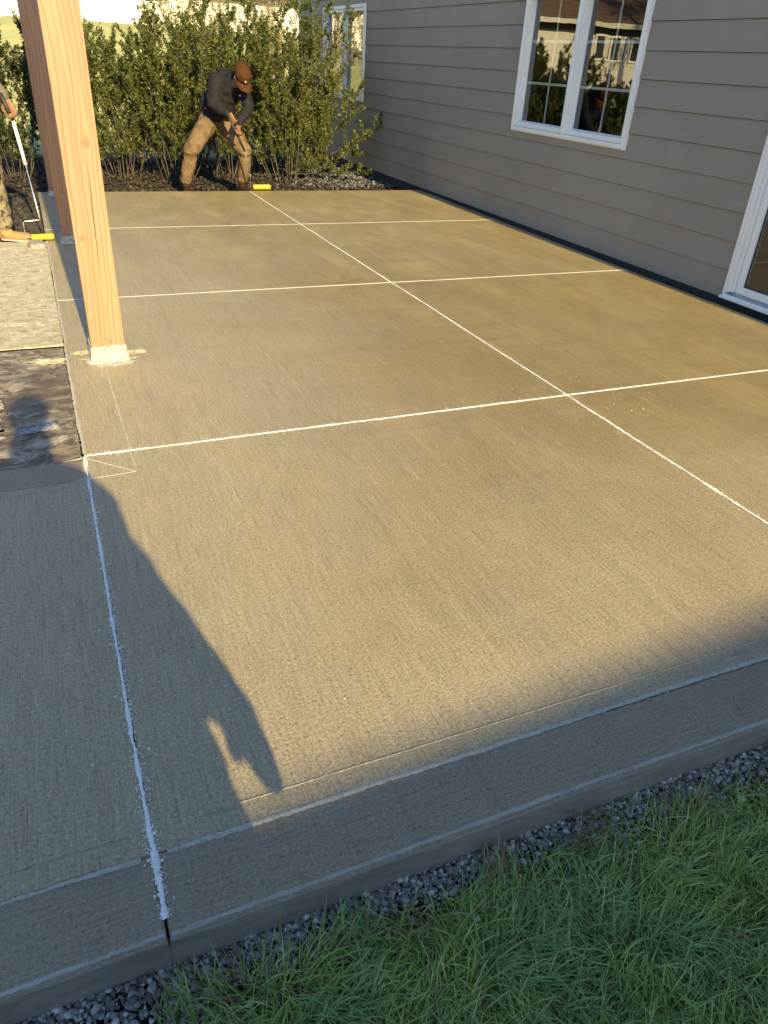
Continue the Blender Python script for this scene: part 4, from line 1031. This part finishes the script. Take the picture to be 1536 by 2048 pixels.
# ---- worker bending over the far joint with a roller
z0 = -.10
HL, HR = np.array((2.25, 11.17, .80)), np.array((2.45, 11.19, .80))
KL, KR = np.array((1.945, 10.93, .47)), np.array((2.655, 10.93, .47))
AL, AR = np.array((1.865, 11.02, .02)), np.array((2.635, 11.02, .02))
SL, SR = np.array((2.29, 10.86, 1.27)), np.array((2.645, 10.80, 1.24))
EL, ER = np.array((2.245, 10.80, 1.02)), np.array((2.665, 10.66, 1.0))
WL, WR = np.array((2.395, 10.64, .93)), np.array((2.525, 10.60, .80))
NK = np.array((2.49, 10.74, 1.31)); HC = np.array((2.555, 10.52, 1.345))
hf = np.array((.22, -.62, -.75)); hu = np.array((.10, -.70, .72))
hp, HE, HM = head(HC, hf, hu, 1.17)
w1 = blob('person', [
    ('e', (2.35, 11.16, .86), (.145, .11, .12)), cap_((2.35, 11.14, .88), .125, (2.42, 10.98, 1.12), .135), cap_((2.42, 10.98, 1.12), .135, (2.47, 10.84, 1.25), .125),
    cap_(SL, .06, SR, .06), cap_(NK - np.array((0, -.02, .05)), .055, HC - np.array((0, -.02, .06)), .052),
    cap_(SL, .052, EL, .042), cap_(EL, .040, WL, .028), cap_(SR, .052, ER, .042), cap_(ER, .040, WR, .028),
    cap_(HL, .085, KL, .058), cap_(KL, .055, AL, .038), cap_(HR, .085, KR, .058), cap_(KR, .055, AR, .038),
    cap_(AL, .036, (1.86, 11.0, -.05), .03), cap_(AR, .036, (2.64, 11.0, -.05), .03)] + hp
    + hand((2.425, 10.605, .888), (.35, -.35, -.85), (.5, -.6, .45), (2.50, 10.55, .86), 1.05) + hand((2.50, 10.575, .755), (-.15, -.35, -.9), (.75, .5, -.1), (2.44, 10.53, .75), 1.05),
    .0075, M_skin, smooth=2)
tag(w1, 'bending worker in rust cap, charcoal jacket and khaki pants pushing a yellow roller', 'person')
def foldz(per, amp): return lambda p: amp * math.sin(p[2] * per + 3 * noise.noise(Vector((p[0] * 9, p[1] * 9, p[2] * 5))))
blob('pants', [('e', (2.35, 11.16, .85), (.185, .145, .13)), cap_(HL, .128, KL, .098), cap_(KL + (0, 0, -.0), .088, (1.90, 10.98, .25), .082), cap_((1.90, 10.98, .25), .082, AL + (0, 0, .09), .074), ('e', (1.93, 10.92, .45), (.095, .10, .05)),
     cap_(HR, .128, KR, .098), cap_(KR, .088, (2.66, 10.98, .25), .080), cap_((2.66, 10.98, .25), .080, AR + (0, 0, .09), .072), ('e', (2.655, 10.9, .45), (.09, .09, .045))],
     .012, M_khaki, w1, smooth=3, wr=.011, wrs=12., seed=3, fold=foldz(30., .18))
blob('jacket', [cap_((2.335, 11.12, .94), .165, (2.39, 11.0, 1.12), .175), cap_((2.39, 11.0, 1.12), .175, (2.46, 10.86, 1.26), .135), cap_(SL + (.02, 0, 0), .10, SR + (-.02, 0, 0), .10), ('e', (2.47, 10.84, 1.22), (.17, .13, .13)), ('e', (2.42, 10.90, 1.32), (.13, .12, .09)), ('e', (2.45, 10.90, 1.12), (.17, .14, .14)),
     ('e', (2.20, 11.1, 1.02), (.06, .08, .11)), cap_((2.41, 10.93, 1.05), .13, (2.46, 10.95, .95), .10),
     cap_(SL, .088, EL, .080), cap_(EL, .080, WL + (-.02, .02, .01), .052), cap_(SR, .078, ER, .068), cap_(ER, .066, WR + (.0, .02, .03), .050),
     cap_(NK + (-.03, .02, -.03), .078, NK + (.0, -.01, .02), .066)],
     .012, M_jacket, w1, smooth=3, wr=.013, wrs=10., seed=8, fold=foldz(24., .15))
hz_ = HE
def oriented(prims_fn): pass
cap_pr = [('e', HE(-.002, .05, 0), (.105, .138, .115), HM)]
cp = blob('cap', cap_pr, .006, M_capm, w1, smooth=2)
# trim the cap to a shell above the brow and add its curved brim
bm = bmesh.new(); bm.from_mesh(cp.data)
fN = Vector(hf).normalized(); uN = (Vector(hu) - fN * Vector(hu).dot(fN)).normalized(); rN = fN.cross(uN)
bmesh.ops.bisect_plane(bm, geom=bm.verts[:] + bm.edges[:] + bm.faces[:], plane_co=Vector(HE(0, .004, 0)), plane_no=uN, clear_inner=True)
bm.to_mesh(cp.data); bm.free()
v = []; f = []; k = 13
for i, (rr, dz) in enumerate(((.0, 0.), (.5, .004), (1., -.004))):
    for j in range(k):
        a = (j / (k - 1) - .5) * 2.5; sx_ = math.sin(a); cx_ = math.cos(a)
        bx, bf = .088 * sx_, .108 * cx_ - .006
        tip = .085 * rr * max(0, cx_) ** .6
        v.append(tuple(HE(bf + tip, .012 + dz - .030 * rr * sx_ ** 2 - .010 * rr, bx * (1 - .02 * rr))))
n0 = len(v); v += [tuple(Vector(q) - uN * .004) for q in v]
for l in (0, n0):
    for i in range(2):
        for j in range(k - 1):
            a = l + i * k + j; f.append((a, a + 1, a + k + 1, a + k))
for j in range(k - 1): f.append((2 * k + j, 2 * k + j + 1, n0 + 2 * k + j + 1, n0 + 2 * k + j))
o = link('cap_brim', pymesh('cap_brim', v, f, True), M_capm); o.parent = w1
def disc(name, c, n, r0, mat, parent, el=1., k=20, th=.002):
    c = Vector(c); n = Vector(n).normalized(); a = n.cross(Vector((0.1, 0, 1))).normalized(); b = n.cross(a); v = []; f = []
    for off in (-.004, th):
        for j in range(k): q = 6.2832 * j / k; v.append(tuple(c + n * off + a * math.cos(q) * r0 + b * math.sin(q) * r0 * el))
    f.append(tuple(range(k, 2 * k)))
    for j in range(k): f.append((j, (j + 1) % k, k + (j + 1) % k, k + j))
    o = link(name, pymesh(name, v, f), mat); o.parent = parent; return o
bc = Vector(HE(.106, .060, .008)); bn = (fN * .93 + uN * .36)
disc('cap_badge', bc, bn, .028, M_hair, w1); disc('cap_badge_centre', bc + bn * .002, bn, .021, M_patch, w1, .55)
disc('hair', HE(-.05, -.01, 0), -fN, .01, M_hair, w1)
disc('jacket_logo', (2.575, 10.705, 1.13), (.1, -1, .1), .017, M_patch, w1, .6)
disc('red_waistband', (2.185, 11.03, .955), (-.3, -1, .2), .02, M_red, w1, .5)
for nm, ax, hd in (('boot', AL, (-.30, -.95)), ('boot', AR, (.22, -.97))):
    h = np.array((*hd, 0)); toe = ax + h * .20; toe[2] = z0 + .035
    blob('boot', [cap_(ax + (0, 0, .03), .060, ax + np.array((0, 0, -.075)), .052), cap_(ax + np.array((0, 0, -.04)), .05, toe, .042), cap_(ax + np.array((0, 0, -.08)) - h * .03, .044, toe, .040), ('e', toe + np.array((0, 0, .008)), (.048, .05, .036))], .010, M_boot, w1, smooth=3, wr=.003, wrs=30)

def roller(name, label, grip0, grip1, pole1, wire_end, core0, core1, polemat, poler, rad=.030, wiremat=None):
    g = empty(name, tuple(core0), label, 'paint roller', None)
    L = Vector(core0)
    def pt(mb, nm, mat, smooth=True):
        mb.v = [tuple(Vector(q) - L) for q in mb.v]; o = mb.build(nm, mat, None, smooth=smooth); o.parent = g; return o
    pt(MB().tube([grip0, grip1], [.017, .015], 10), 'grip', M_rubber)
    pt(MB().tube([grip1, pole1], poler, 8), 'pole', polemat)
    wm = wiremat or M_metal
    c0, c1 = Vector(core0), Vector(core1); ax = (c1 - c0).normalized()
    back = Vector(wire_end)
    pt(MB().tube([pole1, back, back + Vector((-.16, -.01, -.004)) if name == 'x' else back + (c0 - ax * .04 - back) * .5 + Vector((0, .0, .035)), c0 - ax * .045 + Vector((0, 0, .06)), c0 - ax * .04, c0], .0058, 6), 'wire_frame', wm)
    n = 22; ps = [c0 + (c1 - c0) * i / n for i in range(n + 1)]; rr = [rad * (.86 if i in (0, n) else 1) * (1 + .02 * math.sin(i * 2.1)) for i in range(n + 1)]
    pt(MB().tube(ps, rr, 18), 'nap_sleeve', M_nap)
    pt(MB().tube([c0 - ax * .012, c0 + ax * .002], rad * .6, 14), 'end_cap', M_rubber)
    return g
roller('paint_roller', 'yellow napped roller held by the capped bending worker at the far slab edge', (2.375, 10.60, .93), (2.575, 10.58, .50), (2.655, 10.66, .22), (2.665, 10.70, .16), (2.725, 10.80, .034), (2.965, 10.80, .034), M_greymetal, .009, .0335, M_metal)

# ---- second worker, mostly out of frame on the left
x = -.47; zf = -.03
w2p = [('e', (x, 8.05, .98), (.15, .11, .13)), cap_((x, 8.05, 1.0), .13, (x, 8.02, 1.38), .15), cap_((x - .16, 8.0, 1.44), .06, (x + .14, 8.0, 1.43), .06), cap_((x, 7.98, 1.48), .055, (x + .01, 7.93, 1.6), .05),
       cap_((x + .16, 8.0, 1.43), .052, (x + .26, 8.02, 1.27), .042), cap_((x + .26, 8.02, 1.27), .042, (-.135, 7.96, 1.15), .029),
       cap_((x - .18, 8.0, 1.43), .052, (x - .2, 7.96, 1.18), .042), cap_((x - .2, 7.96, 1.18), .04, (-.30, 7.85, 1.15), .03),
       cap_((x - .09, 8.05, .95), .085, (x - .12, 7.98, .52), .058), cap_((x - .12, 7.98, .52), .055, (x - .14, 8.03, .09), .038),
       cap_((x + .09, 8.05, .95), .085, (x + .10, 8.02, .52), .058), cap_((x + .10, 8.02, .52), .055, (x + .13, 8.06, .09), .038)]
hp2, HE2, HM2 = head((x + .02, 7.93, 1.68), (.25, -.75, -.5), (0, -.4, 1), 1.)
w2 = blob('person', w2p + hp2 + hand((-.108, 7.945, 1.095), (.30, -.15, -.9), (.85, -.2, .25), (-.13, 7.88, 1.05), 1.2) + hand((-.29, 7.86, 1.1), (.6, -.2, -.5), (.2, -.9, 0), (-.2, 7.9, 1.1), 1.), .0075, M_skin_dark, smooth=2)
tag(w2, 'second worker at the left edge in camouflage pants and tan boots holding a white pole', 'person')
blob('shirt', [cap_((x, 8.05, 1.03), .165, (x, 8.02, 1.36), .175), cap_((x - .16, 8.0, 1.43), .078, (x + .14, 8.0, 1.42), .078), cap_((x + .17, 8.0, 1.42), .075, (x + .25, 8.02, 1.27), .068), cap_((x + .25, 8.02, 1.27), .066, (-.145, 7.965, 1.18), .048),
     cap_((x - .18, 8.0, 1.43), .072, (x - .2, 7.96, 1.18), .06), cap_((x - .2, 7.96, 1.18), .06, (-.33, 7.87, 1.15), .045)], .012, M_greysleeve, w2, smooth=3, wr=.010, wrs=12, seed=4)
blob('pants', [('e', (x, 8.05, .97), (.175, .14, .13)), cap_((x - .09, 8.05, .95), .115, (x - .12, 7.98, .52), .092), cap_((x - .12, 7.98, .52), .09, (x - .14, 8.03, .14), .08), cap_((x + .10, 8.05, .95), .115, (x + .11, 8.0, .52), .092), cap_((x + .11, 8.0, .52), .09, (x + .13, 8.05, .14), .082)], .012, M_camo, w2, smooth=3, wr=.010, wrs=13, seed=6, fold=foldz(34., .2))
for bx, hd in ((x + .13, (.86, -.5)), (x - .14, (.1, -1))):
    h = np.array((*hd, 0)); a_ = np.array((bx, 8.05, .10)); toe = a_ + h * .20; toe[2] = .018
    blob('boot', [cap_(a_ + (0, 0, .05), .062, a_ + np.array((0, 0, -.05)), .058), cap_(a_ + np.array((0, 0, -.075)) - h * .03, .047, toe, .042), ('e', toe + np.array((0, 0, .006)), (.052, .054, .04))], .010, M_tanboot, w2, smooth=3, wr=.004, wrs=30)
for bx, hd in ((x + .13, (.86, -.5)), (x - .14, (.1, -1))):
    h = np.array((*hd, 0)); a_ = np.array((bx, 8.05, -.012)); toe = a_ + h * .215
    blob('boot_sole', [('e', a_, (.052, .052, .016)), ('c', a_, .046, toe, .048, ((0, 0, 1), .30)), ('e', toe, (.055, .055, .016))], .008, M_ridge, w2, smooth=1)
capm2 = blob('cap', [('e', HE2(-.012, .05, 0), (.086, .11, .09), HM2)], .008, M_hair, w2, smooth=2)

g2 = empty('paint_roller', (-.12, 7.85, .035), 'yellow napped roller with white pole held by the worker in camouflage pants', 'paint roller')
L2 = Vector((-.12, 7.85, .035))
def pt2(mb, nm, mat):
    mb.v = [tuple(Vector(q) - L2) for q in mb.v]; o = mb.build(nm, mat, None, smooth=True); o.parent = g2; return o
pt2(MB().tube([(-.16, 7.90, 1.20), (-.098, 7.90, .99)], [.018, .015], 10), 'grip', M_rubber)
pt2(MB().tube([(-.098, 7.90, .992), (-.062, 7.90, .645)], .0145, 12), 'pole', M_whitepole)
pt2(MB().tube([(-.062, 7.90, .648), (-.024, 7.89, .205), (-.02, 7.885, .185)], .0052, 8), 'rod', M_metal)
pt2(MB().tube([(-.02, 7.885, .19), (-.03, 7.88, .182), (-.155, 7.87, .176), (-.168, 7.865, .165), (-.172, 7.86, .05), (-.160, 7.855, .036), (-.12, 7.85, .036)], .0045, 8), 'wire_frame', M_metal)
ps = [Vector((-.125 + .2 * i / 20, 7.85, .037 + .004 * i / 20)) for i in range(21)]
pt2(MB().tube(ps, [.028 * (.86 if i in (0, 20) else 1) for i in range(21)], 18), 'nap_sleeve', M_nap)
# lump of speckled concrete beside the roller
r = random.Random(4); bm = bmesh.new(); bmesh.ops.create_icosphere(bm, subdivisions=3, radius=1)
for q in bm.verts:
    q.co.x = math.copysign(abs(q.co.x) ** .45, q.co.x) * .075; q.co.y = math.copysign(abs(q.co.y) ** .45, q.co.y) * .11; q.co.z = max(-.01, math.copysign(abs(q.co.z) ** .6, q.co.z) * .042)
    q.co += Vector((1, 1, .6)) * .006 * noise.noise(q.co * 40) + Vector((.006, -.004, 0)) * noise.noise(q.co * 15)
me = bpy.data.meshes.new('concrete_lump'); bm.to_mesh(me); bm.free()
o = link('concrete_lump', me, M_lump); o.location = (-.088, 7.70, -.008); o.rotation_euler = (0, 0, .12)
tag(o, 'pitted pale concrete lump on the ground by the tan boots and yellow roller', 'concrete lump')

# ---- the photographer, standing just behind the lens; the long shadow is theirs
Yp = -.36
bodyp = [('e', (-.06, Yp, .93), (.17, .12, .13)), ('e', (-.09, Yp, 1.18), (.19, .12, .30)), cap_((-.27, Yp, 1.40), .065, (.02, Yp, 1.39), .065), cap_((-.145, Yp, 1.45), .058, (-.14, Yp + .02, 1.58), .056),
         cap_((.03, Yp, 1.35), .06, (.135, Yp, 1.08), .045), cap_((.135, Yp, 1.08), .045, (.27, Yp, .84), .032),
         cap_((-.30, Yp, 1.38), .06, (-.50, Yp + .03, 1.40), .046), cap_((-.50, Yp + .03, 1.40), .044, (-.25, Yp + .2, 1.40), .03),
         cap_((-.20, Yp, .9), .095, (-.28, Yp, .44), .062), cap_((-.28, Yp, .44), .06, (-.31, Yp - .02, -.02), .04), cap_((.06, Yp, .9), .095, (.15, Yp, .44), .062), cap_((.15, Yp, .44), .06, (.17, Yp - .02, -.02), .04)]
hp3, HE3, HM3 = head((-.14, Yp + .03, 1.665), (.15, 1, -.35), (0, .3, 1), 1.02)
w3 = blob('person', bodyp + hp3 + hand((.295, Yp, .785), (.35, .1, -1), (0, 1, 0), (.1, Yp, .72), .9) + hand((-.21, Yp + .22, 1.42), (.8, .3, .3), (0, .3, -1), (-.1, Yp + .3, 1.45), 1.), .0085, M_skin, smooth=2)
tag(w3, 'photographer standing on the grass whose long shadow falls over the slab', 'person')
blob('jacket', [('e', (-.085, Yp, 1.20), (.265, .17, .30)), ('e', (-.07, Yp, .90), (.30, .17, .38)), ('e', (-.10, Yp, .75), (.26, .15, .26)), ('e', (-.20, Yp, 1.05), (.19, .16, .36)), cap_((-.30, Yp, 1.37), .085, (.0, Yp, 1.36), .085), cap_((.00, Yp, 1.33), .09, (.135, Yp, 1.08), .088), cap_((.135, Yp, 1.08), .088, (.235, Yp, .89), .072), cap_((.235, Yp, .89), .072, (.318, Yp, .77), .05), cap_((.318, Yp, .77), .046, (.345, Yp, .675), .027), cap_((.09, Yp, .85), .11, (.145, Yp, .60), .11), cap_((-.145, Yp, 1.44), .085, (-.145, Yp, 1.58), .088),
     cap_((-.30, Yp, 1.38), .085, (-.50, Yp + .03, 1.40), .075), cap_((-.50, Yp + .03, 1.40), .075, (-.27, Yp + .17, 1.40), .05)], .014, M_jacket, w3, smooth=3, wr=.008, wrs=10, seed=5)
blob('pants', [('e', (-.07, Yp, .88), (.26, .15, .15)), cap_((-.20, Yp, .85), .14, (-.28, Yp, .44), .10), cap_((-.28, Yp, .44), .10, (-.31, Yp - .02, .02), .085), cap_((.08, Yp, .85), .14, (.15, Yp, .50), .12), cap_((.15, Yp, .50), .11, (.17, Yp - .02, .02), .085)], .014, M_khaki, w3, smooth=3, wr=.010, wrs=12, seed=2)
blob('cap', [('e', HE3(-.01, .05, 0), (.100, .125, .098), HM3)], .01, M_capm, w3, smooth=2)
for bx in (-.31, .17):
    a_ = np.array((bx, Yp - .02, -.02)); toe = a_ + np.array((0, .19, -.065))
    blob('boot', [cap_(a_, .055, a_ + np.array((0, 0, -.05)), .052), cap_(a_ + np.array((0, -.03, -.06)), .045, toe, .04)], .012, M_boot, w3, smooth=3)

# ------------------------------------------------------------------ render settings
sc = bpy.context.scene
sc.render.engine = 'CYCLES'
sc.cycles.max_bounces = 8; sc.cycles.transparent_max_bounces = 12
